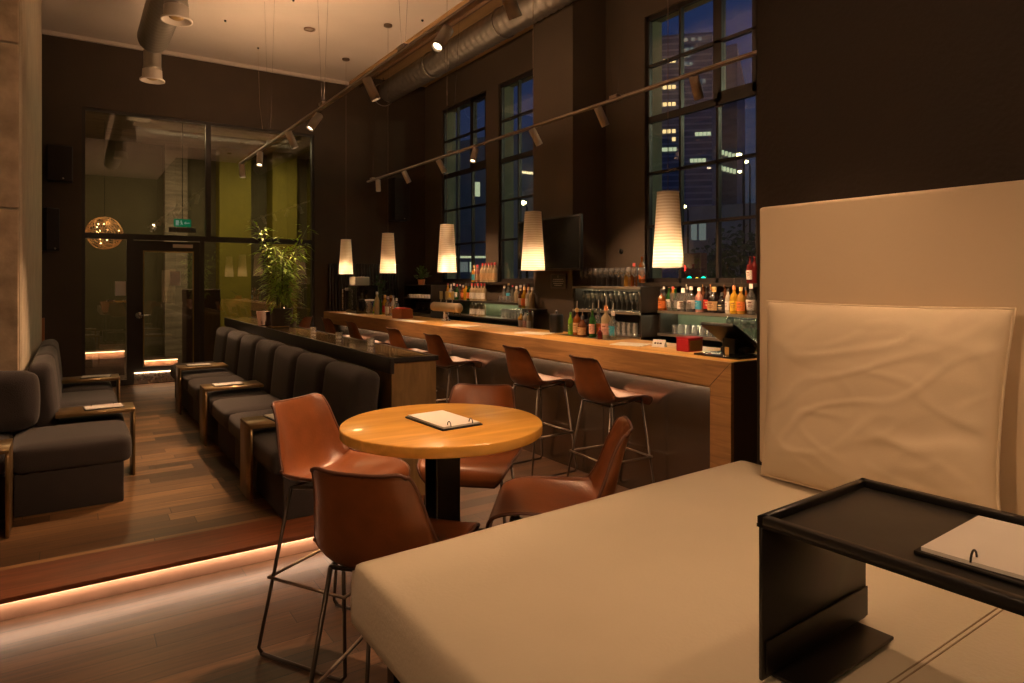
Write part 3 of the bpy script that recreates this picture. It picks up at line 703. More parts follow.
# corner module and the one turned to the camera
cs = thing('corner_sofa', 'dark corner sofa seat at left with its boxy end turned to the camera', 'sofa', (-.33, 5.1, PZ))
box(.03, .62, .02, .70, 0, .27, bevel=.01).build('base', M_fab, cs)
put_soft('seat_cushion', .665, .71, .18, .05, (.3325, .355, .345), M_fab, cs)
cs2 = thing('sofa_module', 'dark sofa at the left picture edge whose back stands at the rough pier', 'sofa', (-1.0, 5.1, PZ))
box(-.15, .66, .02, .70, 0, .27, bevel=.01).build('base', M_fab, cs2)
put_soft('seat_cushion', .82, .71, .18, .05, (.25, .355, .345), M_fab, cs2)
put_soft('backrest', .84, .20, .40, .07, (.38, .61, .645), M_fab, cs2, Matrix.Rotation(-.10, 4, 'X'), .015)

# bronze side tables bridging the seats
def make_side(label):
    s = thing('side_table', label, 'side table')
    box(0, .50, -.155, .155, .485, .51, bevel=.002, seg=1).build('table_top', M_brass, s)
    box(0, .018, -.155, .155, 0, .485, bevel=.002, seg=1).build('side_panel', M_brass, s)
    return s
sd = None
for k, (x, y, rz, lab) in enumerate([(.985, 4.77, 0, 'bronze side table nearest the camera in the right sofa row'), (.985, 6.55, 0, 'bronze side table in the middle of the right sofa row'), (.985, 8.22, 0, 'bronze side table at the far end of the right sofa row'),
                          (.40, 5.90, PI, 'bronze side table over the left sofas, nearer of the two'), (.40, 7.80, PI, 'bronze side table over the left sofas, farther of the two')]):
    if sd is None: sd = make_side(lab); o = sd
    else: o = dup(sd, (0, 0, 0), 0, lab)
    o.location = (x, y, PZ); o.rotation_euler = (0, 0, rz); o['group'] = 'bronze side tables over the sofas'
o = dup(sd, (-.42, 4.88, PZ), 0, 'bronze side table cut off by the left picture edge', None, (1.0, 1.0, 1)); 
o.rotation_euler = (0, 0, PI); o.location = (-.30, 4.9, PZ); o['group'] = 'bronze side tables over the sofas'
mz = PZ+.51
for x, y, rz, lab in [(1.22, 4.77, .1, 'white menu on the nearest bronze table of the right row'), (1.20, 6.55, PI/2, 'white menu on the middle bronze table of the right row'), (1.20, 8.22, PI/2, 'white menu on the farthest bronze table of the right row'),
                   (.20, 5.90, PI/2+.08, 'white menu on the nearer bronze table of the left row'), (.20, 7.80, PI/2-.1, 'white menu on the farther bronze table of the left row'), (-.52, 4.9, PI/2, 'white menu corner at the left picture edge')]:
    menu((x, y, mz), rz, lab, .14, .24)
# ================================================================ bar
B = thing('bar_counter', 'long wooden bar counter with a mitred near end and bronze front', 'bar counter', (3.31, 2.58, 0))
BL = 7.75
box(.025, .66, .025, BL, 1.062, 1.10, bevel=.002, seg=1).build('counter_top', M_baroak, B)
mb = MB(); mb.add([(0, 0, 1.10), (0, BL, 1.10), (0, BL, .94), (0, .16, .94), (0, .16, 0), (0, 0, 0), (.025, 0, 1.10), (.025, BL, 1.10), (.025, BL, .94), (.025, .16, .94), (.025, .16, 0), (.025, 0, 0)],
    [(0, 1, 2, 3), (0, 3, 4, 5), (6, 9, 8, 7), (6, 11, 10, 9), (0, 6, 7, 1), (3, 2, 8, 9), (4, 3, 9, 10), (1, 7, 8, 2), (5, 11, 6, 0), (4, 10, 11, 5)])
mb.build('front_fascia', M_fascia, B)
mb = MB(); mb.box(-.0008, 0, -.0005, .0015, .0, 1.1); mb.add([(-.0012, .001, 1.10), (-.0012, .004, 1.10), (-.0012, .162, .942), (-.0012, .158, .940)], [(0, 1, 2, 3)]); mb.build('mitre_joint', M_blk, B)
box(.025, .66, 0, .025, 0, 1.10).build('end_panel', mat('dark_end_panel', (.075, .045, .028), .45, noise_amt=.1), B)
box(.025, .24, .14, .16, 0, .94).build('return_panel', M_fascia, B)
box(.025, .24, .16, BL, .925, .94).build('soffit_board', M_fascia, B)
box(.24, .25, .16, BL, 0, .94).build('front_panel', M_panel, B)
box(.64, .66, .025, BL, .10, 1.062).build('rear_panel', M_blk, B)
mb = MB()
for k in range(1, 7): mb.box(.2385, .2402, .16+k*1.265-.0015, .16+k*1.265+.0015, 0, .94)
mb.build('panel_joint', M_blk, B)
tag(box(3.50, 3.54, 2.78, 10.2, .918, .9245).build('led_strip', M_led), 'long warm LED strip hidden under the bar counter edge', 'led strip')

# ---------------------------------------------------------------- pendants
M_shade = bpy.data.materials.new('pleated_shade'); M_shade.use_nodes = True
n = M_shade.node_tree.nodes; L = M_shade.node_tree.links; n.clear()
o_ = n.new('ShaderNodeOutputMaterial'); df = n.new('ShaderNodeBsdfDiffuse'); tl = n.new('ShaderNodeBsdfTranslucent'); mx = n.new('ShaderNodeMixShader')
tcx = n.new('ShaderNodeTexCoord'); wv = n.new('ShaderNodeTexWave'); wv.bands_direction = 'Z'; wv.inputs['Scale'].default_value = 15; wv.inputs['Distortion'].default_value = 1.2; wv.inputs['Detail'].default_value = 1
rp = n.new('ShaderNodeValToRGB'); rp.color_ramp.elements[0].color = (.74, .64, .50, 1); rp.color_ramp.elements[1].color = (.92, .86, .74, 1)
L.new(tcx.outputs['Object'], wv.inputs[0]); L.new(wv.outputs[0], rp.inputs[0]); L.new(rp.outputs[0], df.inputs[0]); L.new(rp.outputs[0], tl.inputs[0])
mx.inputs[0].default_value = .30; L.new(df.outputs[0], mx.inputs[1]); L.new(tl.outputs[0], mx.inputs[2]); L.new(mx.outputs[0], o_.inputs[0])
pend = None; PX, PB, PT = 3.4, 1.686, 2.203
for k, (u, lab) in enumerate([(668, 'first and nearest'), (533, 'second'), (447, 'third'), (388, 'fourth'), (346, 'fifth and farthest')]):
    y = on_x(u, PX); lab = 'glowing tapered pendant lamp over the bar, %s from the right' % lab
    if pend is None:
        pend = thing('pendant_lamp', lab, 'pendant lamp', (PX, y, PB), 0)
        H = PT-PB
        MB().lathe([(.106, 0), (.074, H)], 40).build('lamp_shade', M_shade, pend)
        mb = MB(); mb.tube([(.1065*math.cos(a), .1065*math.sin(a), .001) for a in [2*PI*q/32 for q in range(32)]], .0022, 5, closed=True); mb.tube([(.0745*math.cos(a), .0745*math.sin(a), H) for a in [2*PI*q/32 for q in range(32)]], .0022, 5, closed=True)
        for q in range(3): mb.tube([(0, 0, H-.01), (.074*math.cos(q*2.1), .074*math.sin(q*2.1), H-.002)], .0015, 4)
        mb.build('shade_ring', M_white, pend)
        MB().lathe([(0, .06), (.022, .068), (.032, .09), (.030, .115), (.014, .14), (.012, .16), (0, .16)], 16).build('bulb', mat('warm_bulb', (1, .8, .5), .4, emit=(1, .60, .28), estr=18), pend)
        MB().lathe([(0, .16), (.018, .16), (.018, .22), (.006, .24), (0, .24)], 14).build('socket', M_blk, pend)
        MB().tube([(0, 0, .24), (0, 0, CZ-PB-.02)], .0022, 5).build('cord', mat('grey_cord', (.25, .18, .12), .6), pend)
        MB().lathe([(0, CZ-PB), (.055, CZ-PB), (.055, CZ-PB-.022), (.04, CZ-PB-.03), (0, CZ-PB-.03)], 20).build('ceiling_rose', mat('rose_metal', (.12, .08, .05), .4, metal=.5), pend)
        pend['group'] = 'pendant lamps over the bar'
    else: dup(pend, (PX, y, PB), 0, lab)
    light('POINT', 'pendant_light', (PX, y, PB+.09), 50, (1, .62, .33), None, .034)

# ---------------------------------------------------------------- tracks
M_track = mat('track_aluminium', (.42, .36, .29), .4, metal=.5)
def make_track(label, x, y0, y1, z, cabs):
    t = thing('lighting_track', label, 'track', (x, y0, z))
    box(-.017, .017, 0, y1-y0, -.017, .010, bevel=.003).build('rail', M_track, t)
    MB().box(-.019, -.0172, 0, y1-y0, -.008, -.002).build('groove_highlight', M_white, t)  # white groove puts the rail's bright highlight line into the colour
    for yc in cabs:
        box(-.026, .026, yc-y0-.05, yc-y0+.05, .008, .035, bevel=.004).build('canopy_box', M_track, t)
        for s in (-1, 1):
            MB().tube([(0, yc-y0+s*.03, .034), (0, yc-y0+s*.24, (CZ if x < 3.86 else 5.05)-z)], .0011, 4).build('cable', mat('cable_wire', (.03, .02, .015), .5), t)
    return t
make_track('near lighting track hung high from lower left of the ceiling', 1.9, -1.0, 9.5, 3.18, (.6, 2.6, 4.2, 5.95, 7.9))
make_track('far lighting track hung in front of the bar windows', 3.95, 2.75, 10.1, 3.18, (4.3, 7.3, 9.9))
def make_head(label):
    h = thing('track_spotlight', label, 'spotlight')
    MB().tube([(0, 0, -.016), (0, 0, -.05)], .012, 8).build('neck', M_white, h)
    return h
hp = {}
def head(x, y, aim, label, group, power, ang=58, blend=.7):
    z = 3.18; aim = Vector(aim).normalized()
    h = thing('track_spotlight', label, 'spotlight', (x, y, z), 0, group)
    if 'neck' not in hp:
        hp['neck'] = MB().tube([(0, 0, -.016), (0, 0, -.055)], .011, 8).build('neck', M_white, h)
        mb = MB(); mb.lathe([(0, .05), (.034, .05), (.037, .045), (.037, -.128), (.032, -.128), (.030, -.112), (0, -.112)], 24); hp['can'] = mb.build('lamp_can', M_white, h)
        hp['lens'] = MB().lathe([(0, -.1135), (.0255, -.1135)], 20).build('lens', M_ledw, hp['can'])
        c = hp['can']
    else:
        q = hp['neck'].copy(); COL.objects.link(q); q.parent = h
        c = hp['can'].copy(); COL.objects.link(c); c.parent = h
        q = hp['lens'].copy(); COL.objects.link(q); q.parent = c
    c.location = (0, 0, -.075); c.rotation_euler = aim.to_track_quat('-Z', 'Y').to_euler()
    light('SPOT', 'spot_beam', Vector((x, y, z-.075))+aim*.135, power, WARM, aim, .022, None, ang, blend)
make_track('added unseen third lighting track over the camera side of the room', -1.2, -2.2, 1.2, 3.18, (-1.5, .5))  # track and heads added out of view to brighten stools, backrest and bench
GA, GB_ = 'spotlights on the near track', 'spotlights on the far track'
hs = [(9.39, (.05, -.1, -1), 'spotlight at the far end of the near track, first from the left', 120), (8.37, (-.12, -.32, -.9), 'second spotlight from the left on the near track', 230), (7.04, (.42, -.1, -1), 'third spotlight from the left on the near track', 230),
      (6.13, (-.60, -.10, -.9), 'fourth spotlight from the left on the near track', 320), (4.83, (.45, -.12, -1), 'fifth spotlight from the left on the near track', 260), (3.59, (-.68, -.28, -1), 'largest spotlight, nearest on the near track, tilted toward the round table', 260)]
for y, a, lab, pw in hs: head(1.9, y, a, lab, GA, pw)
for y, a, pw, ag in ((2.5, (-.40, -.05, -1), 60, 55), (1.0, (-.15, .2, -1), 44, 70), (.0, (-.1, .2, -1), 34, 70), (2.9, (.60, .12, -1), 170, 60), (1.6, (-.75, .55, -1), 80, 70), (1.3, (-2.2, 4.4, -1.3), 200, 50), (.6, (-.1, 1.5, -1), 190, 40)): head(1.9, y, a, 'unseen spotlight on the near track above the cream bench', GA, pw, ag)  # out-of-view heads, several added to brighten bar stools, pier and partition
head(-1.2, .3, (1.9, 1.7, -2.35), 'added unseen spotlight on the third track aimed at the stools', 'added spotlights on the third track', 70, 42)
head(-1.2, .9, (3.4, -.1, -1.6), 'added unseen spotlight on the third track aimed at the backrest', 'added spotlights on the third track', 95, 60)
head(-1.2, -.9, (2.6, 2.2, -2.4), 'added unseen spotlight on the third track aimed at the bench', 'added spotlights on the third track', 35, 50)
for k, (y, a, pw) in enumerate([(9.67, (.02, -.05, -1), 60), (8.67, (.45, -.1, -.9), 150), (7.6, (.45, -.15, -.9), 150), (6.71, (-.38, -.2, -.95), 120), (5.52, (.42, -.2, -.9), 150), (4.5, (.42, -.15, -.95), 170), (3.41, (.48, .1, -.9), 170)]):
    head(3.95, y, a, '%s spotlight from the left on the far track' % ('first', 'second', 'third', 'fourth', 'fifth', 'sixth', 'seventh')[k], GB_, pw, 75)

# ---------------------------------------------------------------- ducts and ceiling details
def spiral_duct(name, label, x, z, y0, y1, r, pitch=.13, dia=.0):
    d = thing(name, label, 'duct', (x, y0, z))
    mb = MB(); L_ = y1-y0; n_ = int(L_/(pitch/4)); prof = []
    for i in range(n_+1):
        prof.append((r+(.012 if i % 4 == 0 else 0), L_*i/n_))
    prof = [(0, 0)]+prof+[(0, L_)]
    mb.lathe(prof, 28, M=Matrix.Rotation(-PI/2, 4, 'X')); mb.build('pipe', M_duct, d)
    return d
d = spiral_duct('spiral_duct', 'fat spiral ventilation duct along the dimmer ceiling strip over the bar', 4.42, 4.76, 2.0, 10.35, .17)
for k in range(5):
    y = 1+k*1.9; MB().tube([(.185*math.cos(a), y, .185*math.sin(a)) for a in [2*PI*q/28 for q in range(28)]], .009, 6, closed=True).build('clamp_ring', M_duct, d)
    MB().tube([(0, y, .18), (0, y, .29)], .006, 5).build('hanger', M_blk, d)
d2 = thing('ceiling_pipe', 'thin brown pipe running beside the spiral duct', 'pipe', (4.02, 2, 4.86)); MB().tube([(0, 0, 0), (0, 8.6, 0)], .035, 12).build('pipe', mat('brown_pipe', (.14, .08, .04), .5), d2)
for k in range(5): MB().tube([(0, .8+k*1.9, .035), (0, .8+k*1.9, .19)], .006, 5).build('hanger', M_blk, d2)
d = thing('ventilation_duct', 'grey round ventilation duct at upper left with two ceiling outlets', 'duct', (.79, 3.0, 4.42))
mb = MB(); L_ = 5.75; n_ = 230; mb.lathe([(0, 0)]+[(.165+(.004 if i % 4 == 0 else 0), L_*i/n_) for i in range(n_+1)]+[(.15, L_+.05), (.10, L_+.10), (0, L_+.11)], 28, M=Matrix.Rotation(-PI/2, 4, 'X')); mb.build('pipe', M_duct, d)
for yy in (3.68, 5.85):
    z0 = -.14 if yy < 5 else 0
    ob = MB().lathe([(.095, -.12 if yy > 5 else -.15), (.095, -.30), (.10, -.305), (.10, -.33), (.095, -.335)], 24, M=Matrix.Translation((0, yy, .0))).build('drop_pipe', M_duct, d)
    dif = MB().lathe([(.097, -.335), (.105, -.34), (.108, -.43), (.135, -.455), (.135, -.468), (.118, -.468), (.09, -.40), (0, -.395)], 28, M=Matrix.Translation((0, yy, 0))).build('outlet', M_white, d)
    MB().lathe([(0, -.42), (.055, -.425), (.062, -.44), (.03, -.455), (0, -.455)], 20, M=Matrix.Translation((0, yy, 0))).build('baffle', mat('yellowed_baffle', (.4, .28, .1), .5), dif)
mb = MB()
for yy in (1.2, 3.0, 5.0): mb.tube([(0, yy, .16), (0, yy, .48)], .006, 5)
mb.build('hanger', M_blk, d)
for x, y, rr, lab in ((2.60, 8.70, .075, 'small round downlight set in the ceiling near the near track'), (1.86, 5.0, .06, 'small round ceiling fitting above the near track')):
    q = thing('downlight', lab, 'downlight', (x, y, CZ)); MB().lathe([(0, -.004), (rr*.6, -.004), (rr*.65, -.012), (rr, -.012), (rr, 0), (0, 0)], 24).build('ring', mat('downlight_metal', (.25, .17, .11), .4, metal=.5), q)
    MB().lathe([(0, -.006), (rr*.55, -.006)], 20).build('insert', mat('grey_insert', (.3, .25, .2), .5), q)
for k, (x, y) in enumerate(((2.2, 9.8), (3.7, 7.6), (2.17, 7.9), (1.62, 9.0))):
    q = thing('ceiling_hook', 'tiny wire hook on the ceiling, %s' % ('far left, with a long hanging wire', 'right of the pendant cords', 'left of the downlight', 'nearest the back wall at left')[k], 'hook', (x, y, CZ))
    MB().lathe([(0, -.02), (.012, -.018), (.014, 0), (0, 0)], 10).build('plug', M_blk, q)
    if k == 0: MB().tube([(0, 0, -.02), (.02, 0, -.8), (.06, 0, -1.15)], .002, 4).build('wire', mat('pale_wire', (.4, .3, .2), .5), q)

# ---------------------------------------------------------------- speakers, radiator, tv
def speaker(label, x, y, z, w, h, dp, rz):
    s = thing('wall_speaker', label, 'speaker', (x, y, z), rz)
    box(-w/2, w/2, -dp, 0, 0, h, bevel=.008).build('cabinet', M_blk, s)
    box(-w/2+.012, w/2-.012, -dp-.006, -dp, .012, h-.012, bevel=.003).build('grille', mat('speaker_cloth', (.018, .015, .013), .9), s)
    box(-.03, .03, 0, .05, h*.4, h*.6).build('bracket', M_blk, s)
    MB().lathe([(0, 0), (.012, 0), (.012, .003), (0, .003)], 12, M=Matrix.Translation((w*.12, -dp-.006, .03)) @ Matrix.Rotation(PI/2, 4, 'X')).build('badge', M_steel, s)
speaker('upper black speaker on the dark wall beside the concrete pier', -.13, YB-.05, 2.90, .28, .46, .2, .0)
speaker('lower black speaker on the dark wall beside the concrete pier', -.30, YB-.05, 1.98, .16, .56, .2, .5)
speaker('black speaker hung on the dark back wall above the bar end', 4.66, YB-.05, 2.62, .30, .72, .24, .15)
rd = thing('radiator', 'tall black ribbed radiator on the wall behind the far bar end', 'radiator', (3.48, YB-.09, .95))
mb = MB()
for k in range(24): mb.box(k*.052, k*.052+.030, -.02, .03, 0, .92, bevel=.008, seg=2)
mb.build('fins', mat('radiator_black', (.035, .026, .02), .4), rd)
mb = MB(); mb.box(0, 1.23, .03, .05, .02, .07); mb.box(0, 1.23, .03, .05, .85, .90); mb.box(.1, .14, .05, .09, .3, .34); mb.box(1.1, 1.14, .05, .09, .3, .34); mb.build('rail', M_blk, rd)
tv = thing('television', 'flat black television on the pier behind the second pendant', 'television', (4.62, 6.17, 1.71))
box(-.02, .02, -.61, .61, 0, .61, bevel=.006).build('housing', M_blk, tv)
box(-.0215, -.0195, -.59, .59, .025, .59).build('screen', M_blkg, tv)
box(.02, .14, -.15, .15, .15, .45).build('wall_bracket', M_blk, tv)
sg = thing('letter_board', 'small framed letter board with white lines on the pier under the television', 'sign', (4.745, 6.135, 1.50))
box(-.006, .012, -.145, .145, 0, .175, bevel=.002).build('frame', mat('sign_frame', (.12, .10, .08), .5), sg)
box(-.009, -.006, -.125, .125, .015, .16).build('board', mat('sign_board', (.05, .045, .04), .5), sg)
mb = MB(); random.seed(5)
for r_, (z, w, h) in enumerate(((.132, .03, .018), (.104, .18, .007), (.082, .20, .007), (.056, .17, .008), (.034, .13, .008))):
    if r_ == 0: mb.tube([(-.0095, .012*math.cos(a), z+.008+.010*math.sin(a)) for a in [2*PI*q/12 for q in range(12)]], .0012, 4, closed=True); continue
    y = w/2
    while y > -w/2: L_ = random.uniform(.012, .03); mb.box(-.0098, -.009, y-L_, y, z, z+h); y -= L_+.006
mb.build('lettering', mat('sign_letters', (.6, .55, .48), .6), sg)
q = tag(MB().lathe([(0, 0), (.03, 0), (.03, .015), (.02, .02), (0, .02)], 20, M=Matrix.Rotation(-PI/2, 4, 'Y')).build('wall_button', M_blk, loc=(5.26, 5.62, 1.93)), 'small round button on the taupe wall right of the television', 'button')
# ================================================================ back bar
SZ = 1.29; ZL = 1.06
def shelf_unit(label, x0, x1, y0, y1, zs, posts=True, back=None, edge=M_shelfe):
    s = thing('back_bar_shelf', label, 'shelf', (x0, y0, 0)); L_ = y1-y0
    for z in zs:
        p = box(.012, x1-x0, 0, L_, z-.025, z).build('shelf_board', M_shelf, s)
        box(0, .012, 0, L_, z-.025, z).build('front_edge', edge, p)
    for yy in ((0, L_-.025) if posts else ()): box(.02, x1-x0, yy, yy+.025, .88, max(zs)-.025).build('upright', M_shelf, s)
    if back: box(x1-x0-.01, x1-x0, 0, L_, .9, max(zs)-.03).build('back_panel', back, s)
    box(.0, x1-x0, 0, L_, 0, .88).build('cabinet', M_shelf, s)
    return s
shelf_unit('back-bar shelving under the near window', 4.97, 5.255, 2.9, 4.78, (SZ, ZL), back=M_wallplate)
shelf_unit('taller back-bar shelf full of stemware beside the pier', 4.75, 5.05, 4.81, 5.88, (1.53, 1.27, 1.02), back=M_shelf)
shelf_unit('back-bar shelving under the two far windows', 4.97, 5.255, 6.67, 9.42, (SZ, ZL), back=M_wallplate, edge=M_shelf)
pf = thing('pier_shelf', 'low bottle shelf reaching across the far edge of the pier', 'shelf', (4.60, 6.36, 0))
for z in (1.25, .98): box(0, .15, 0, .30, z-.02, z).build('shelf_board', M_shelf, pf)
box(.0, .15, 0, .30, 0, .90).build('cabinet', M_shelf, pf)

# bottles: profiles (radius, height) for unit kinds
PROF = {
 'wine': ([(0, 0), (.036, 0), (.038, .01), (.038, .17), (.034, .195), (.015, .225), (.0135, .27), (.0155, .272), (.0155, .285), (0, .285)], (.0135, .235, .29), (.04, .14)),
 'spirit': ([(0, 0), (.038, 0), (.040, .008), (.040, .15), (.036, .17), (.016, .195), (.0135, .215), (.0135, .235), (0, .235)], (.0165, .222, .26), (.03, .12)),
 'slim': ([(0, 0), (.028, 0), (.030, .01), (.030, .16), (.026, .18), (.013, .21), (.012, .25), (0, .25)], (.014, .235, .265), (.04, .13)),
 'squat': ([(0, 0), (.046, 0), (.049, .01), (.048, .10), (.042, .125), (.018, .15), (.014, .16), (.014, .18), (0, .18)], (.018, .165, .205), (.02, .09)),
 'taper': ([(0, 0), (.030, 0), (.033, .01), (.041, .14), (.038, .155), (.016, .18), (.013, .20), (.013, .225), (0, .225)], (.016, .21, .25), (.035, .12)),
}
BM = {}
def liquor(key, col, tr=True):
    if key not in MATS:
        if tr: glass_mat(key, col, 2.0, .05, haze=.14)
        else: mat(key, col, .08, coat=.5)
    return MATS[key]
BCOL = {'clear': ((.82, .88, .86), True), 'amber': ((.20, .055, .008), False), 'gold': ((.42, .22, .035), False), 'green': ((.02, .09, .02), False), 'black': ((.012, .008, .008), False), 'red': ((.09, .010, .010), False),
        'brown': ((.10, .035, .012), False), 'lime': ((.22, .5, .04), False), 'blue': ((.05, .16, .30), False), 'pink': ((.45, .22, .17), False), 'yellow': ((.50, .28, .02), False), 'white': ((.5, .47, .40), False), 'cream': ((.45, .36, .22), False)}
LCOL = {'white': (.75, .7, .62), 'orange': (.75, .2, .04), 'yellow': (.8, .5, .04), 'red': (.5, .03, .02), 'black': (.02, .018, .016), 'blue': (.04, .3, .45), 'green': (.12, .26, .04), 'pink': (.7, .4, .33), 'tan': (.5, .32, .15), 'none': None}
CCOL = {'white': (.7, .65, .6), 'black': (.015, .012, .012), 'red': (.45, .03, .03), 'gold': (.6, .38, .12), 'green': (.05, .2, .04), 'steel': (.6, .55, .5), 'orange': (.6, .2, .05)}
words = {'wine': 'wine-shaped', 'spirit': 'round-shouldered', 'slim': 'slim', 'squat': 'squat', 'taper': 'tapered'}
MESH = {}
def bottle(kind, col, lab, cap, loc, label, group=None, s=1., pour=False, big=True):
    o = thing('bottle', label, 'bottle', loc, random.uniform(-.4, .4), group); o.scale = (s, s, s)
    c, tr = BCOL[col]; prof, (cr_, c0, c1), (l0, l1) = PROF[kind]
    def get(key, f):
        if key not in MESH:
            q = f(); MESH[key] = q.data; q.parent = o; return q
        q = bpy.data.objects.new(key.split('|')[0], MESH[key]); COL.objects.link(q); q.parent = o; return q
    get('glass_body|%s|%s' % (kind, col), lambda: MB().lathe(prof, 18).build('glass_body', liquor('bottle_'+col, c, tr)))
    if lab != 'none':
        R = max(r for r, z in prof)+.0008
        def fl_():
            mb = MB(); n = 14; rr = lambda z: R if kind != 'taper' else .0315+(z/.14)*.0105
            vs = []; F = []
            for i in range(n+1):
                a = PI/2+PI*.85*(i/n-.5)*1.15+PI*.5
                vs += [(rr(l0)*math.cos(a), rr(l0)*math.sin(a), l0), (rr(l1)*math.cos(a), rr(l1)*math.sin(a), l1)]
            for i in range(n): F.append((2*i, 2*i+2, 2*i+3, 2*i+1))
            mb.add(vs, F, None, True)
            # emblem and line of type
            return mb.build('paper_label', mat('label_'+lab, LCOL[lab], .6, noise_amt=.25, nscale=90))
        get('paper_label|%s|%s' % (kind, lab), fl_)
        if big:
            def em():
                mb = MB(); R2 = (R if kind != 'taper' else .0395)+.0012; zc = (l0+l1)/2
                for zz, a0, a1, h in ((zc+.018, -.35, .35, .009), (zc-.002, -.5, .5, .004), (zc-.014, -.4, .4, .004)):
                    vs = []
                    for i in range(7):
                        a = PI+a0+(a1-a0)*i/6; vs += [(R2*math.cos(a), R2*math.sin(a), zz), (R2*math.cos(a), R2*math.sin(a), zz+h)]
                    mb.add(vs, [(2*i, 2*i+2, 2*i+3, 2*i+1) for i in range(6)], None, True)
                return mb.build('label_print', mat('print_'+('light' if lab in ('black', 'red', 'green', 'blue') else 'dark'), (.7, .6, .4) if lab in ('black', 'red', 'green', 'blue') else (.22, .08, .04), .6))
            get('label_print|%s|%s' % (kind, lab), em)
    get('cap|%s|%s' % (kind, cap), lambda: MB().lathe([(0, c0), (cr_, c0), (cr_, c1-.003), (cr_-.003, c1), (0, c1)], 12).build('cap', mat('cap_'+cap, CCOL[cap], .4)))
    if pour:
        get('pourer|%s' % kind, lambda: MB().tube([(0, 0, c1), (0, 0, c1+.025), (.004, 0, c1+.07)], [.006, .0045, .003], 8).build('pourer', M_steel))
    return o
def X_at(u, X): return on_x(u, X)
# near shelf, seen bottles from left to right: (u, kind, colour, label, cap, scale, words)
xs = 5.06
row = [(661, 'squat', 'amber', 'orange', 'black', 1.05, 'amber bottle with an orange label and black cap'), (669, 'wine', 'green', 'white', 'red', .82, 'green bottle with a red cap and white label, left of a twin'), (675.5, 'wine', 'green', 'white', 'gold', .78, 'slightly shorter green bottle with white label and gold cap'),
       (683, 'squat', 'clear', 'white', 'white', 1.12, 'clear squat bottle with a frosted label'), (691, 'spirit', 'clear', 'white', 'steel', .95, 'clear bottle with steel cap beside the blue-dot bottle'), (699, 'spirit', 'pink', 'blue', 'white', .92, 'pink bottle with a round blue label'),
       (707, 'wine', 'black', 'red', 'black', .86, 'black bottle with a red band'), (714, 'squat', 'black', 'tan', 'gold', 1.2, 'broad black bottle with a tan label'), (722, 'squat', 'black', 'black', 'black', .95, 'low all-black bottle'),
       (728, 'slim', 'white', 'white', 'black', .86, 'pale bottle between the black one and the yellow label'), (734, 'spirit', 'yellow', 'yellow', 'orange', 1.0, 'yellow bottle with a pourer'), (741, 'spirit', 'gold', 'orange', 'gold', .95, 'golden bottle with an orange label and a pourer'), (751, 'taper', 'clear', 'white', 'white', 1.1, 'clear tapered bottle with large white label at the right end')]
for u, kd, c, lb, cp, s, w_ in row:
    bottle(kd, c, lb, cp, (xs, X_at(u, xs), SZ), w_+', near shelf', 'bottles on the near back-bar shelf', s, pour=u in (734, 741))
for k, (u, kd, c, lb, cp) in enumerate(((664, 'slim', 'clear', 'none', 'steel'), (673, 'slim', 'gold', 'none', 'red'), (687, 'wine', 'clear', 'none', 'steel'), (703, 'wine', 'brown', 'none', 'gold'), (711, 'wine', 'clear', 'none', 'orange'), (725, 'wine', 'brown', 'none', 'black'), (746, 'slim', 'amber', 'none', 'black'))):
    bottle(kd, c, lb, cp, (5.17, X_at(u, 5.17), SZ), 'plain %s bottle with %s cap, rear row of near shelf%s' % (c, cp, ', leftmost' if k == 0 else ''), 'rear row on the near back-bar shelf', .92, big=False)
bottle('wine', 'red', 'white', 'gold', (5.19, X_at(750, 5.19), Z0), 'dark red bottle with white label on the near window sill', s=.86)
bottle('wine', 'red', 'none', 'red', (5.21, X_at(754.5, 5.21), Z0), 'plain dark red bottle behind another on the near window sill', s=.84)
for k, (u, w_, cp) in enumerate(((743, 'white-capped', 'white'), (750, 'taller steel-capped', 'steel'))):
    bottle('slim', 'clear', 'none', cp, (5.08, X_at(u, 5.08), ZL), w_+' clear bottle on the lower shelf behind the till screen', s=1.0 if k else .9)
# bottles on the counter by the well, u positions on the bar top
xb = 3.80
for u, kd, c, lb, cp, s, w_, dx, p_ in ((570.5, 'slim', 'lime', 'green', 'green', .80, 'bright green bottle at the left of the counter bottle group', .02, False), (577, 'spirit', 'amber', 'tan', 'gold', .98, 'amber bottle with tan label and tall pourer', 0, True), (582.5, 'squat', 'brown', 'tan', 'black', .95, 'square-shouldered brown bottle with tan label', -.05, True), (589, 'wine', 'black', 'none', 'black', .72, 'small black bottle', .05, False),
      (592.5, 'wine', 'green', 'pink', 'black', .86, 'green bottle with pale pink label', -.02, True), (598.5, 'spirit', 'clear', 'orange', 'black', 1.02, 'clear bottle with an orange band', .06, True), (600, 'squat', 'red', 'none', 'red', .50, 'tiny red bottle', -.10, False), (606, 'spirit', 'cream', 'pink', 'orange', 1.12, 'tall cream bottle with a pink label', 0, True), (613, 'taper', 'clear', 'blue', 'steel', 1.0, 'clear bottle with blue label at the right end of the counter bottle group', -.03, True)):
    bottle(kd, c, lb, cp, (xb+dx, X_at(u, xb+dx), 1.101), w_+(', in the counter bottle group' if 'group' not in w_ else ''), 'bottle group on the counter', s*.96, pour=p_)
tag(box(3.70, 3.95, X_at(618, 3.8), X_at(566, 3.8), 1.098, 1.101).build('bar_mat', M_blk), 'black bar mat under the counter bottle group', 'bar mat')
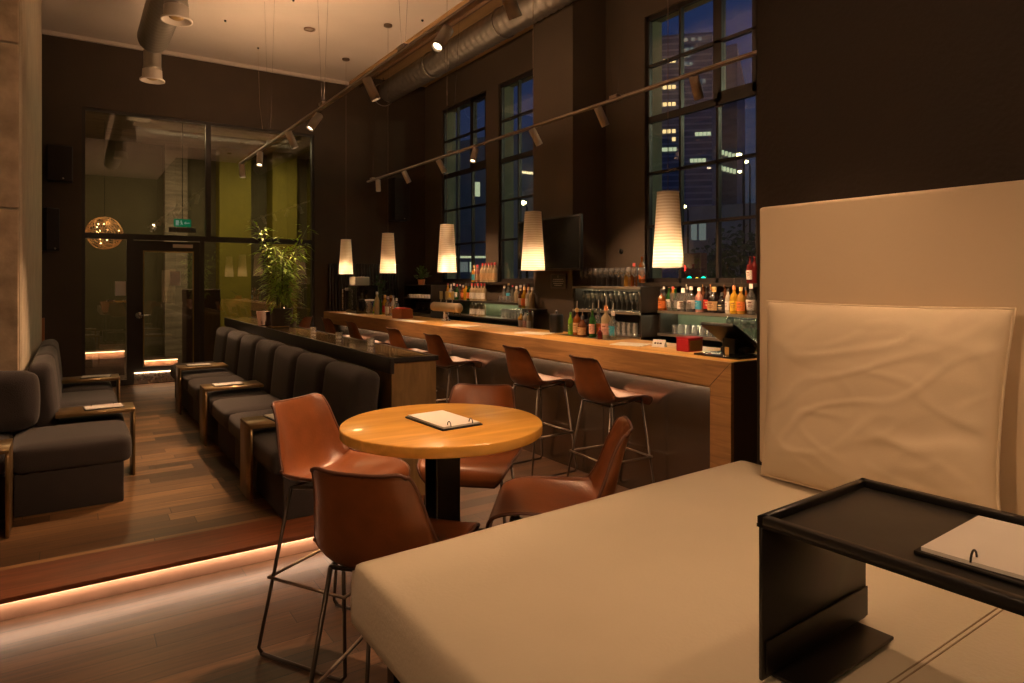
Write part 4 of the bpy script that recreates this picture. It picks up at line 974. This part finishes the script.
# far counter group
for u, kd, c, lb, cp, s, w_, dx in ((374.5, 'slim', 'lime', 'yellow', 'green', .8, 'lime green bottle', .03), (377, 'slim', 'cream', 'none', 'white', 1.25, 'tall slim cream bottle', -.05), (380.5, 'wine', 'green', 'none', 'black', .8, 'dark green bottle', 0), (385, 'spirit', 'yellow', 'red', 'gold', 1.1, 'yellow bottle with red label', .06), (388, 'spirit', 'clear', 'white', 'steel', 1.05, 'clear bottle with white label', -.04), (391, 'spirit', 'amber', 'orange', 'gold', 1.1, 'amber bottle with orange label', .05), (393.5, 'wine', 'white', 'tan', 'steel', .98, 'pale bottle with tan label', 0), (396.5, 'taper', 'clear', 'blue', 'steel', 1.0, 'clear blue-labelled bottle', .02)):
    bottle(kd, c, lb, cp, (3.72+dx, X_at(u, 3.72+dx), 1.1), w_+' in the far counter group before the coffee machine', 'far bottle group on the counter', s, big=False)

# far shelves: rows of small bottles
random.seed(21)
cols = ['clear', 'amber', 'gold', 'green', 'brown', 'clear', 'yellow', 'white', 'clear', 'red', 'pink', 'cream']; labs = ['white', 'orange', 'yellow', 'tan', 'pink', 'white', 'blue', 'none']; caps = ['white', 'black', 'gold', 'red', 'steel']; kinds = ['wine', 'spirit', 'slim', 'taper', 'spirit']
used = set()
def far_row(x, z, us, where, group, s=.95, fixed=None):
    for i, u in enumerate(us):
        while True:
            c, l_, cp, kd = fixed or (random.choice(cols), random.choice(labs), random.choice(caps), random.choice(kinds))
            key = (where, c, l_, cp, kd)
            if fixed or key not in used: break
        used.add(key)
        lab = ('identical red-capped bottle with pale label %s' % where) if fixed else '%s %s bottle, %s cap, %s, %s' % (words[kd], c, cp, 'no label' if l_ == 'none' else l_+' label', where)
        bottle(kd, c, l_, cp, (x, X_at(u, x), z), lab, group, s*random.uniform(.92, 1.02) if not fixed else s, big=False)
far_row(5.06, SZ, [448, 451, 454, 457, 460, 463, 466, 469], 'left end of far shelf', 'bottles on the far back-bar shelf', 1.0)
far_row(5.06, SZ, [472+3.1*i for i in range(5)], 'in the middle of the far shelf', 'red-capped bottles on the far shelf', 1.0, ('spirit', 'cream', 'tan', 'red')[0:0] or ('cream', 'white', 'red', 'spirit'))
far_row(5.10, SZ, [504.5, 508.5, 512.5, 516.5, 520.5, 524.5, 528.5], 'right end of far shelf', 'bottles on the far back-bar shelf', .98)
far_row(5.19, Z0, [474, 477.5], 'alone on the far window sill', 'far window sill bottles', 1.0)
far_row(5.21, Z0, [482.5+3.1*i for i in range(5)], 'in a close row on the far window sill', 'red-capped bottles on the far window sill', 1.12, ('cream', 'tan', 'red', 'spirit'))
far_row(5.06, ZL, [472+2.9*i for i in range(5)], 'on the lower far shelf', 'red-capped bottles on the lower far shelf', .95, ('cream', 'white', 'red', 'spirit'))
far_row(4.68, 1.25, [520.5, 524.5, 528.5, 532], 'on the shelf at the pier edge', 'bottles on the pier shelf', 1.0)
far_row(4.68, .98, [521, 525.5, 530], 'lower shelf at the pier edge', 'bottles on the pier shelf', 1.0)
bottle('spirit', 'amber', 'none', 'red', (4.86, X_at(634, 4.86), 1.53), 'amber bottle with red cap at the right end of the stemware shelf', s=.95)
bottle('squat', 'gold', 'none', 'steel', (4.88, X_at(628.5, 4.88), 1.53), 'golden squat decanter beside the stemware', s=1.0)
bottle('wine', 'amber', 'orange', 'black', (5.18, X_at(642, 5.18), Z0), 'tall amber bottle on the sill at the left edge of the near window', s=1.0)

# glasses
def glass_proto(kind, name, label, group):
    o = thing(name, label, 'glass', (0, 0, 0), 0, group); t = .0022
    if kind == 'wine':
        pr = [(0, 0), (.032, 0), (.032, .003), (.006, .008), (.004, .02), (.004, .09), (.012, .10), (.034, .13), (.038, .155), (.030, .20), (.028, .20), (.035, .155), (.031, .133), (.010, .105), (0, .103)]
    elif kind == 'flute':
        pr = [(0, 0), (.03, 0), (.03, .003), (.004, .008), (.0035, .08), (.018, .11), (.024, .15), (.021, .21), (.019, .21), (.022, .15), (.015, .112), (0, .10)]
    elif kind == 'tumbler':
        pr = [(0, 0), (.034, 0), (.038, .09), (.036, .09), (.032, .008), (0, .008)]
    else:
        pr = [(0, 0), (.028, 0), (.033, .14), (.031, .14), (.026, .008), (0, .008)]
    MB().lathe(pr, 16).build('glass_body', M_glassw, o); return o
def glass_row(proto, pts, label, group):
    for i, p in enumerate(pts):
        if proto.get('used') is None: proto['used'] = 1; proto.location = p; proto['label'] = label; proto['group'] = group
        else:
            o = dup(proto, p, random.uniform(0, 3), label, group)
gw = glass_proto('wine', 'wine_glass', '', ''); gf = glass_proto('flute', 'flute_glass', '', ''); gt = glass_proto('tumbler', 'tumbler', '', ''); gh = glass_proto('high', 'highball_glass', '', '')
glass_row(gw, [(x, y, 1.53) for y in [4.93+.085*i for i in range(9)] for x in (4.80, 4.90)], 'clear wine glass standing on top of the tall stemware shelf', 'wine glasses on the tall shelf')
glass_row(gf, [(x, 5.70+.07*i, 1.53) for i in range(2) for x in (4.80, 4.88)], 'clear flute glass at the left end of the tall stemware shelf', 'flutes on the tall shelf')
glass_row(gf, [(x, y, 1.27) for y in [4.90+.075*i for i in range(12)] for x in (4.80, 4.88)], 'clear flute glass on the middle board of the tall shelf', 'flutes on the middle board')
glass_row(gh, [(4.80, y, 1.02) for y in [4.92+.078*i for i in range(11)]], 'clear highball glass on the bottom board of the tall shelf', 'highballs on the bottom board')
glass_row(gt, [(5.04+.08*j, 4.42+.085*i, SZ) for i in range(4) for j in (0, 1)], 'clear tumbler at the left end of the near back-bar shelf, lower layer', 'tumblers at the shelf end')
glass_row(gt, [(5.04, 4.46+.085*i, SZ+.0905) for i in range(3)], 'clear tumbler stacked on others at the left end of the near back-bar shelf', 'stacked tumblers')
glass_row(gt, [(5.04+.085*j, 4.06+.09*i, ZL) for i in range(7) for j in (0, 1)], 'clear tumbler in the row on the lower near shelf, left part', 'tumblers on the lower near shelf')
glass_row(gw, [(5.03+.08*j, 3.42+.085*i, ZL) for i in range(7) for j in (0, 1)], 'clear wine glass on the lower near shelf behind the till screen', 'wine glasses on the lower near shelf')
glass_row(gh, [(5.03+.08*j, 6.72+.08*i, ZL) for i in range(14) for j in (0, 1)], 'clear highball glass in the long row on the lower far shelf', 'highballs on the lower far shelf')
glass_row(gt, [(5.04, 7.58+.09*i, SZ) for i in range(4)], 'clear tumbler on the far shelf between the bottle rows', 'tumblers on the far shelf')
glass_row(gh, [(3.90, 3.42+.08*i, 1.1) for i in range(0)], '', '')

# coffee machine etc
def P_(name, label, cat, loc, rz=0): return thing(name, label, cat, loc, rz)
wk = P_('work_counter', 'dark rear work counter behind the far part of the bar', 'counter', (4.75, 9.44, 0))
box(0, .50, 0, 1.2, .88, .92).build('counter_top', M_shelf, wk); box(.02, .48, .02, 1.18, 0, .88).build('cabinet', M_shelf, wk)
cm = P_('espresso_machine', 'wide steel espresso machine under the cup rack', 'coffee machine', (4.95, 9.98, .92)); cm.scale = (.62, .9, .64)
mb = MB(); mb.box(-.20, .30, -.42, .42, .10, .20, bevel=.01); mb.box(-.05, .30, -.42, .42, .20, .44, bevel=.01); mb.box(-.20, .30, -.42, .42, .44, .47, bevel=.006); mb.build('body', mat('machine_steel', (.16, .14, .11), .35, metal=.6), cm)
for yy in (-.25, 0, .25): MB().lathe([(0, 0), (.035, 0), (.035, .05), (0, .05)], 14, at=(-.12, yy, .30)).build('group_head', M_steel, cm); MB().tube([(-.15, yy, .31), (-.28, yy, .29)], .010, 8).build('portafilter', M_blk, cm)
for yy in (-.38, .38): 
    for xx in (-.16, .26): MB().lathe([(0, 0), (.02, 0), (.02, .10), (0, .10)], 10, at=(xx, yy, 0)).build('foot', M_blk, cm)
mb = MB(); mb.tube([(-.2, -.42, .56), (-.2, .42, .56), (.3, .42, .56), (.3, -.42, .56)], .006, 6, closed=True)
for xx, yy in ((-.2, -.42), (-.2, .42), (.3, .42), (.3, -.42)): mb.tube([(xx, yy, .47), (xx, yy, .56)], .005, 6)
mb.build('cup_rail', M_steel, cm)
rk = P_('cup_rack', 'dark open rack with rows of white cups at the far end of the back bar', 'shelf', (4.76, 9.46, .92))
for z in (.38, .60): box(0, .30, 0, 1.05, z-.02, z).build('shelf_board', M_shelf, rk)
for y in (0, 1.03): box(0, .30, y, y+.02, 0, .58).build('side_board', M_shelf, rk)
box(.28, .30, .02, 1.03, .0, .58).build('back_board', mat('rack_back', (.10, .08, .06), .5), rk)
cup = P_('cup', 'white cup standing in the rows of the cup rack', 'cup', (4.80, 9.53, 1.30)); cup['group'] = 'cups on the cup rack'
MB().lathe([(0, 0), (.022, 0), (.036, .06), (.034, .06), (.02, .005), (0, .005)], 14).build('cup_body', M_paper, cup); MB().tube([(.034, 0, .05), (.052, 0, .045), (.05, 0, .02), (.028, 0, .015)], .003, 5).build('handle', M_paper, cup)
for j in range(2):
    for i in range(8):
        if i+j: dup(cup, (4.80+j*.10, 9.53+i*.11, 1.30), .4*i)
def leafy(name, label, loc, potr, poth, potm, spread, h, n_, mt):
    p = thing(name, label, 'plant', loc)
    MB().lathe([(0, 0), (potr*.75, 0), (potr, poth), (potr*.92, poth), (potr*.8, poth*.9), (0, poth*.9)], 18).build('pot', potm, p)
    mb = MB(); rnd = random.Random(h*100)
    for k in range(n_):
        a = rnd.uniform(0, 2*PI); el = rnd.uniform(.2, 1.4); L_ = rnd.uniform(.5, 1)*spread
        base = Vector((0, 0, poth*.9)); tip = base+Vector((math.cos(a)*math.cos(el)*L_, math.sin(a)*math.cos(el)*L_, math.sin(el)*h*rnd.uniform(.5, 1)))
        mb.tube([base, base.lerp(tip, .5)+Vector((0, 0, .03)), tip], .002, 4)
        d_ = (tip-base).normalized(); sd = d_.cross(Vector((0, 0, 1))).normalized()*spread*.16
        e_ = tip+d_*spread*.45-Vector((0, 0, spread*.2))
        mb.add([tip, tip.lerp(e_, .5)+sd+Vector((0, 0, .01)), e_, tip.lerp(e_, .5)-sd+Vector((0, 0, .01))], [(0, 1, 2, 3)], None, True)
    mb.build('foliage', mt, p)['kind'] = 'stuff'; return p
leafy('potted_plant', 'small green plant in an orange pot on top of the cup rack', (4.86, 10.02, 1.52), .065, .09, M_terra, .15, .22, 60, mat('mid_leaf', (.10, .20, .04), .5))
sb = P_('side_cabinet', 'dark cupboard behind the black coffee machine at the far bar end', 'cupboard', (3.98, 10.2, 0)); box(0, .55, 0, .4, 0, 1.15, bevel=.005).build('body', M_shelf, sb); box(-.012, 0, .01, .39, .05, 1.12).build('door', M_blk, sb)
leafy('potted_plant', 'dark feathery plant behind the black coffee machine', (4.25, 10.4, 1.15), .07, .12, M_pot, .20, .42, 60, M_leafd)
bm_ = P_('coffee_machine', 'black box coffee machine with a white hopper at the far bar end', 'coffee machine', (3.66, on_x(361, 3.66), 1.1), 0)
mb = MB(); mb.box(-.17, .17, -.26, .20, 0, .42, bevel=.02, seg=3); mb.build('housing', M_blkg, bm_)
box(-.13, .10, -.10, .16, .42, .55, bevel=.015, seg=3).build('hopper', mat('pale_hopper', (.4, .36, .3), .5), bm_)
MB().tube([(-.18, .1, .36), (-.25, .1, .36), (-.25, .1, .05)], .008, 8).build('steam_wand', M_steel, bm_); MB().lathe([(0, 0), (.022, 0), (.022, .04), (0, .04)], 12, M=Matrix.Translation((-.17, .1, .36)) @ Matrix.Rotation(-PI/2, 4, 'Y')).build('knob', M_steel, bm_)
jg = P_('blender_jug', 'clear blender jug beside the black coffee machine', 'jug', (3.62, on_x(369.5, 3.62), 1.1))
MB().lathe([(0, 0), (.045, 0), (.05, .04), (.065, .20), (.062, .20), (.046, .045), (0, .04)], 18).build('jug_body', M_glassw, jg); MB().lathe([(0, .20), (.067, .20), (.067, .215), (0, .22)], 18).build('lid', M_white, jg); MB().tube([(0, .06, .18), (0, .10, .17), (0, .10, .07), (0, .055, .06)], .006, 6).build('handle', M_steel, jg)
bt = P_('beer_tap', 'steel beer tap with three cream handles on the bar', 'beer tap', (3.84, on_x(446, 3.84), 1.1))
MB().lathe([(0, 0), (.06, 0), (.06, .012), (.035, .02), (.033, .13), (0, .13)], 20).build('column', M_steel, bt)
MB().lathe([(0, -.33), (.052, -.33), (.058, -.32), (.058, .32), (.052, .33), (0, .33)], 24, M=Matrix.Translation((0, 0, .165)) @ Matrix.Rotation(PI/2, 4, 'X')).build('crossbar', mat('tap_steel', (.62, .5, .36), .42, metal=.7), bt)
for k, yy in enumerate((-.17, -.02, .13)):
    MB().tube([(-.01, yy, .215), (0, yy, .26)], .008, 8).build('tap_stem', M_steel, bt); box(-.016, .016, yy-.018, yy+.018, .26, .36, bevel=.008).build('tap_handle', mat('cream_handle', (.6, .5, .25), .4), bt)
    MB().tube([(.055, yy, .15), (.10, yy, .13), (.105, yy, .07)], .008, 8).build('spout', M_steel, bt)
nb = P_('napkin_box', 'reddish wooden caddy on the bar beside the far bottle group', 'caddy', (3.60, on_x(402.5, 3.60), 1.1), .1)
mb = MB(); mb.box(-.085, .085, -.12, .12, 0, .012); mb.box(-.085, -.073, -.12, .12, .012, .12); mb.box(.073, .085, -.12, .12, .012, .12); mb.box(-.073, .073, -.12, -.108, .012, .12); mb.box(-.073, .073, .108, .12, .012, .12); mb.build('box', mat('red_wood', (.30, .09, .03), .4), nb)
box(-.065, .065, -.10, .10, .012, .135, bevel=.006).build('red_napkins', mat('red_napkin', (.45, .03, .03), .8), nb)
gr = P_('knock_box', 'black cylindrical canister on the bar in front of the pier', 'canister', (3.84, on_x(556.5, 3.84), 1.1))
MB().lathe([(0, 0), (.062, 0), (.066, .01), (.066, .16), (.06, .175), (0, .178)], 24).build('body', M_blk, gr); MB().lathe([(0, .178), (.014, .178), (.016, .20), (.008, .21), (0, .21)], 12).build('lid_knob', M_blk, gr)
menu((3.40, 9.3, 1.1), .05, 'white menu sheet at the far end of the bar', .15, .9, ring=False, board=False)
menu((3.42, 7.40, 1.1), .05, 'white menu sheet on the bar below the red caddy', .16, .62, ring=False, board=False)
menu((3.53, 6.28, 1.1), .2, 'white menu sheet on the bar right of the beer tap', .24, .40, ring=False, board=False)
menu((3.60, 5.02, 1.1), .35, 'white menu sheet on the bar before the black canister', .20, .32, ring=False, board=False)
menu((3.60, 3.74, 1.1), .4, 'white menu sheet on the bar right of the counter bottles', .21, .26, ring=False, board=False)
tc_ = P_('tent_card', 'small white printed tent card on the bar', 'card', (3.66, 3.50, 1.1), .25)
mb = MB(); mb.add([(-.025, -.052, 0), (-.025, .052, 0), (0, .052, .055), (0, -.052, .055), (.025, -.052, 0), (.025, .052, 0)], [(0, 3, 2, 1), (3, 4, 5, 2), (0, 1, 5, 4)]); mb.build('card', M_paper, tc_)
mb = MB()
for k, (a, b_) in enumerate(((.035, .018), (.012, -.002), (-.008, -.028))): 
    mb.add([(-.0155-.0012, a, .022), (-.0155-.0012, b_, .022), (-.0105-.0012, b_, .033), (-.0105-.0012, a, .033)], [(0, 1, 2, 3)])
mb.build('print', mat('dark_print', (.08, .05, .05), .6), tc_)
rt = P_('red_tin', 'red square tin with open wooden side on the bar near the till', 'tin', (3.62, 3.175, 1.1), 0)
box(-.075, .075, -.055, .055, 0, .085, bevel=.006).build('tin_body', mat('red_tin_paint', (.45, .02, .03), .35), rt); box(-.078, .078, -.058, .058, .085, .10, bevel=.005).build('lid', mat('red_tin_paint', (.45, .02, .03), .35), rt)
box(-.06, .06, -.0575, -.055, .008, .078).build('side_panel', mat('tin_side', (.22, .14, .05), .4, metal=.4), rt)
gp = P_('till', 'black touchscreen till tilted on its stand at the near bar end', 'till', (3.62, 2.78, 1.1), 0)
box(-.16, .13, -.14, .22, 0, .012, bevel=.003).build('base_plate', M_blkg, gp)
mb = MB(); mb.box(.06, .17, -.02, .18, .012, .05, bevel=.008); mb.box(.02, .10, .03, .13, .012, .11, bevel=.006); mb.build('stand', M_blk, gp)
th = math.atan2(.17, .30)
M_scr = Matrix.Translation((.05, .08, .125)) @ Matrix.Rotation(th, 4, 'Y')
mb = MB(); mb.box(-.175, .175, -.135, .135, -.014, .012, bevel=.009, seg=3, M=M_scr); mb.build('screen_housing', M_blk, gp)
mb = MB(); mb.box(-.155, .155, -.12, .12, .0121, .0135, M=M_scr); mb.build('screen', M_blkg, gp)
box(-.055, -.05, .02, .05, .012, .06).build('connector_light', mat('amber_connector', (.6, .35, .1), .4), gp)

# ================================================================ outside
def building(name, label, pts, z0, z1, mt):
    o = thing(name, label, 'building', (0, 0, 0)); MB().prism(pts, z0, z1).build('walls', mt, o); return o
ow = mat('tower_facade', (.30, .32, .36), .7, noise_amt=.2, nscale=.3, stretch=(1, 1, 3), emit=(.03, .04, .07), estr=.0)
struct('ground_street', box(XW+.45, 260, -120, 260, -.3, -.1), mat('asphalt', (.04, .04, .045), .6))
WL = mat('lit_window_warm', (1, .8, .5), .5, emit=(1, .66, .28), estr=1.6); WC = mat('lit_window_cool', (.8, 1, .7), .5, emit=(.85, .9, .55), estr=.7)
WD = mat('dim_window', (.2, .2, .2), .5, emit=(.28, .32, .30), estr=.45)
def hz(v, D): return 1.6-(v-CY)/F0*D
# tower: two slabs
D1 = 120
a, b_, c_, d_ = far(655, 280, D1), far(712, 280, D1-2), far(722, 280, D1+25), far(668, 280, D1+28)
tw = building('office_tower', 'tall office tower with lit floors seen through the near bar window', [(p.x, p.y) for p in (a, b_, c_, d_)], -.1, hz(36, D1), ow)
fl_m = mat('facade_line', (.5, .52, .56), .6)
dirv = Vector((b_.x-a.x, b_.y-a.y, 0)); nrm_ = Vector((dirv.y, -dirv.x, 0)).normalized()
if nrm_.dot(Vector((a.x, a.y, 0))) > 0: nrm_ = -nrm_
mb = MB()
for k in range(34):
    z = hz(40+k*6.2, D1)
    p, q = a+nrm_*.05, b_+nrm_*.05
    mb.add([(p.x, p.y, z), (q.x, q.y, z), (q.x, q.y, z+.35), (p.x, p.y, z+.35)], [(0, 1, 2, 3)])
mb.build('floor_lines', fl_m, tw)
def tower_win(u0, u1, v, h, mt):
    t0, t1 = (u0-655)/57, (u1-655)/57; p = a.lerp(b_, t0)+nrm_*.12; q = a.lerp(b_, t1)+nrm_*.12; z = hz(v, D1); hh = h/F0*D1
    MB().add([(p.x, p.y, z-hh/2), (q.x, q.y, z-hh/2), (q.x, q.y, z+hh/2), (p.x, p.y, z+hh/2)], [(0, 1, 2, 3)])
    m_ = MB(); m_.prism([(p.x, p.y), (q.x, q.y), (q.x-nrm_.x*.1, q.y-nrm_.y*.1), (p.x-nrm_.x*.1, p.y-nrm_.y*.1)], z-hh/2, z+hh/2); m_.build('lit_window', mt, tw)
for v, us_, mt in ((62, (660, 665, 670, 674), WL), (66, (681, 686, 691), WD), (52, (687, 692), WD), (58, (684, 689), WD), (88, (660.5, 665, 669.5, 674), WL), (84, (699, 704), WD), (105, (660.5, 665, 669.5, 674), WL), (132, (660, 664.5, 669, 674), WL), (140, (674,), WL), (150, (660, 663.5, 667, 671, 675), WC), (136, (697, 701, 705, 709), WC), (42, (686, 693, 700), WD), (162, (692, 696, 700, 704), WC)):
    for u in us_: tower_win(u-1.7, u+1.7, v, 3.6, mt)
a2, b2, c2_, d2_ = far(716, 280, 135), far(737, 280, 132), far(745, 280, 160), far(722, 280, 160)
tw2 = building('office_tower', 'slimmer dark office slab right of the lit tower', [(p.x, p.y) for p in (a2, b2, c2_, d2_)], -.1, hz(45, 133), ow)
a, b_ = a2, b2; D1 = 133
def slab_win(u0, u1, v, h, mt):
    t0, t1 = (u0-716)/21, (u1-716)/21; n2 = Vector((b2.y-a2.y, -(b2.x-a2.x), 0)).normalized()
    if n2.dot(Vector((a2.x, a2.y, 0))) > 0: n2 = -n2
    p = a2.lerp(b2, t0)+n2*.15; q = a2.lerp(b2, t1)+n2*.15; z = hz(v, 133); hh = h/F0*133
    m_ = MB(); m_.prism([(p.x, p.y), (q.x, q.y), (q.x-n2.x*.1, q.y-n2.y*.1), (p.x-n2.x*.1, p.y-n2.y*.1)], z-hh/2, z+hh/2); m_.build('lit_window', mt, tw2)
for i in range(5): slab_win(718+i*3.6, 720.6+i*3.6, 150+i*1.6, 4.5, WC)
for i in range(6): slab_win(717+i*3.3, 719.4+i*3.3, 166+i*1.2, 4.5, WC)
def lowrise(name, label, u0, u1, D_, v, mt, wins=()):
    p0, p1, p2, p3 = far(u0, 280, D_), far(u1, 280, D_*.9), far(u1, 280, D_*1.3), far(u0, 280, D_*1.4)
    o = building(name, label, [(p.x, p.y) for p in (p0, p1, p2, p3)], -.1, hz(v, D_), mt)
    for (ua, ub, va, vb, mm) in wins:
        q0, q1 = far(ua, va, D_*.88), far(ub, vb, D_*.88)
        n_ = (q1-q0); m_ = MB(); m_.prism([(q0.x, q0.y), (q1.x, q1.y), (q1.x+.1, q1.y+.2), (q0.x+.1, q0.y+.2)], hz(vb, D_*.88), hz(va, D_*.88)); m_.build('lit_window', mm, o)
    return o
stone = mat('old_stone_facade', (.42, .42, .38), .8, noise_amt=.25, nscale=.4, emit=(.05, .055, .06), estr=.0)
lowrise('stone_building', 'low grey stone building under the towers across the street', 676, 800, 60, 208, stone, ((700, 706, 222, 240, WD), (692, 697, 224, 240, WD)))
lowrise('apartment_house', 'dim grey house with one lit window beyond the farthest bar window', 455, 540, 45, 142, stone, ((475, 480, 182, 196, WC), (470, 475, 262, 272, WC), (459, 468, 262, 272, WD), (456, 486, 256, 258, WC)))
def street_lamp(label, u, v, D_, arm=1.2):
    p = far(u, v, D_); o = thing('street_lamp', label, 'street lamp', (p.x, p.y, -.1)); h = p.z+.1
    MB().tube([(0, 0, 0), (0, 0, h-.3), (0, arm*.3, h), (0, 0, h+.0)][:3], [.09, .06, .04], 8).build('pole', M_blk, o)
    MB().lathe([(0, -.16), (.16, -.06), (.16, .06), (0, .12)], 12, at=(0, arm*.3, h)).build('lamp_head', mat('street_lamp_glow', (1, 1, .7), .5, emit=(1, .86, .42), estr=14), o)
street_lamp('bright street lamp at the right edge of the near bar window', 744, 154, 40)
street_lamp('second smaller street lamp right under the brightest one', 750, 161, 52)
street_lamp('street lamp lower beside the towers', 743, 171, 60)
street_lamp('yellow street lamp above the stone building', 688, 206, 45)
street_lamp('street lamp seen through the second bar window', 527, 202, 38)
tl_ = thing('traffic_light', 'traffic light with red and green lamps behind the first pendant', 'traffic light', tuple(far(694, 272, 16).xy)+(-.1,))
MB().tube([(0, 0, 0), (0, 0, 1.55)], .05, 8).build('pole', M_blk, tl_)
box(-.12, .12, -.30, .30, 1.55, 2.35, bevel=.02).build('signal_box', mat('signal_housing', (.10, .03, .025), .5), tl_)
for yy, zz, em in ((.22, 1.99, (1, .03, .02)), (.03, 1.71, (.0, .8, .55)), (-.40, 1.70, (.0, .8, .5)), (-.2, 1.68, (1, .5, .05))):
    MB().lathe([(0, 0), (.085, .0), (.075, .02), (0, .03)], 16, M=Matrix.Translation((-.13, yy, zz)) @ Matrix.Rotation(-PI/2, 4, 'Y')).build('lamp', mat('signal_%d' % int(yy*100), em, .4, emit=em, estr=3.0), tl_)
    box(-.125, -.05, yy-.11, yy+.11, zz-.11, zz+.11, bevel=.01).build('lamp_housing', M_blk, tl_)
rnd = random.Random(4)
for k, (u, D_, h, lab) in enumerate(((742, 22, 3.3, 'dark leafy tree at the right of the near bar window'), (705, 30, 2.9, 'low dark tree beyond the traffic light'))):
    p = far(u, 280, D_); o = thing('street_tree', lab, 'tree', (p.x, p.y, -.1)); MB().tube([(0, 0, 0), (.1, 0, h*.5), (0, .1, h*.8)], [.14, .10, .04], 8).build('trunk', M_blk, o)
    mb = MB()
    for q in range(900):
        v_ = Vector((rnd.gauss(0, 1), rnd.gauss(0, 1), rnd.gauss(0, .7))).normalized()*rnd.uniform(.4, 1)*h*.42+Vector((0, 0, h*.68)); s1 = Vector((rnd.gauss(0, 1), rnd.gauss(0, 1), rnd.gauss(0, 1))).normalized()*.12; s2 = s1.orthogonal().normalized()*.09
        mb.add([v_-s1, v_+s2, v_+s1, v_-s2], [(0, 1, 2, 3)])
    mb.build('foliage', mat('night_tree_leaf', (.06, .09, .025), .7, noise_amt=.3), o)['kind'] = 'stuff'
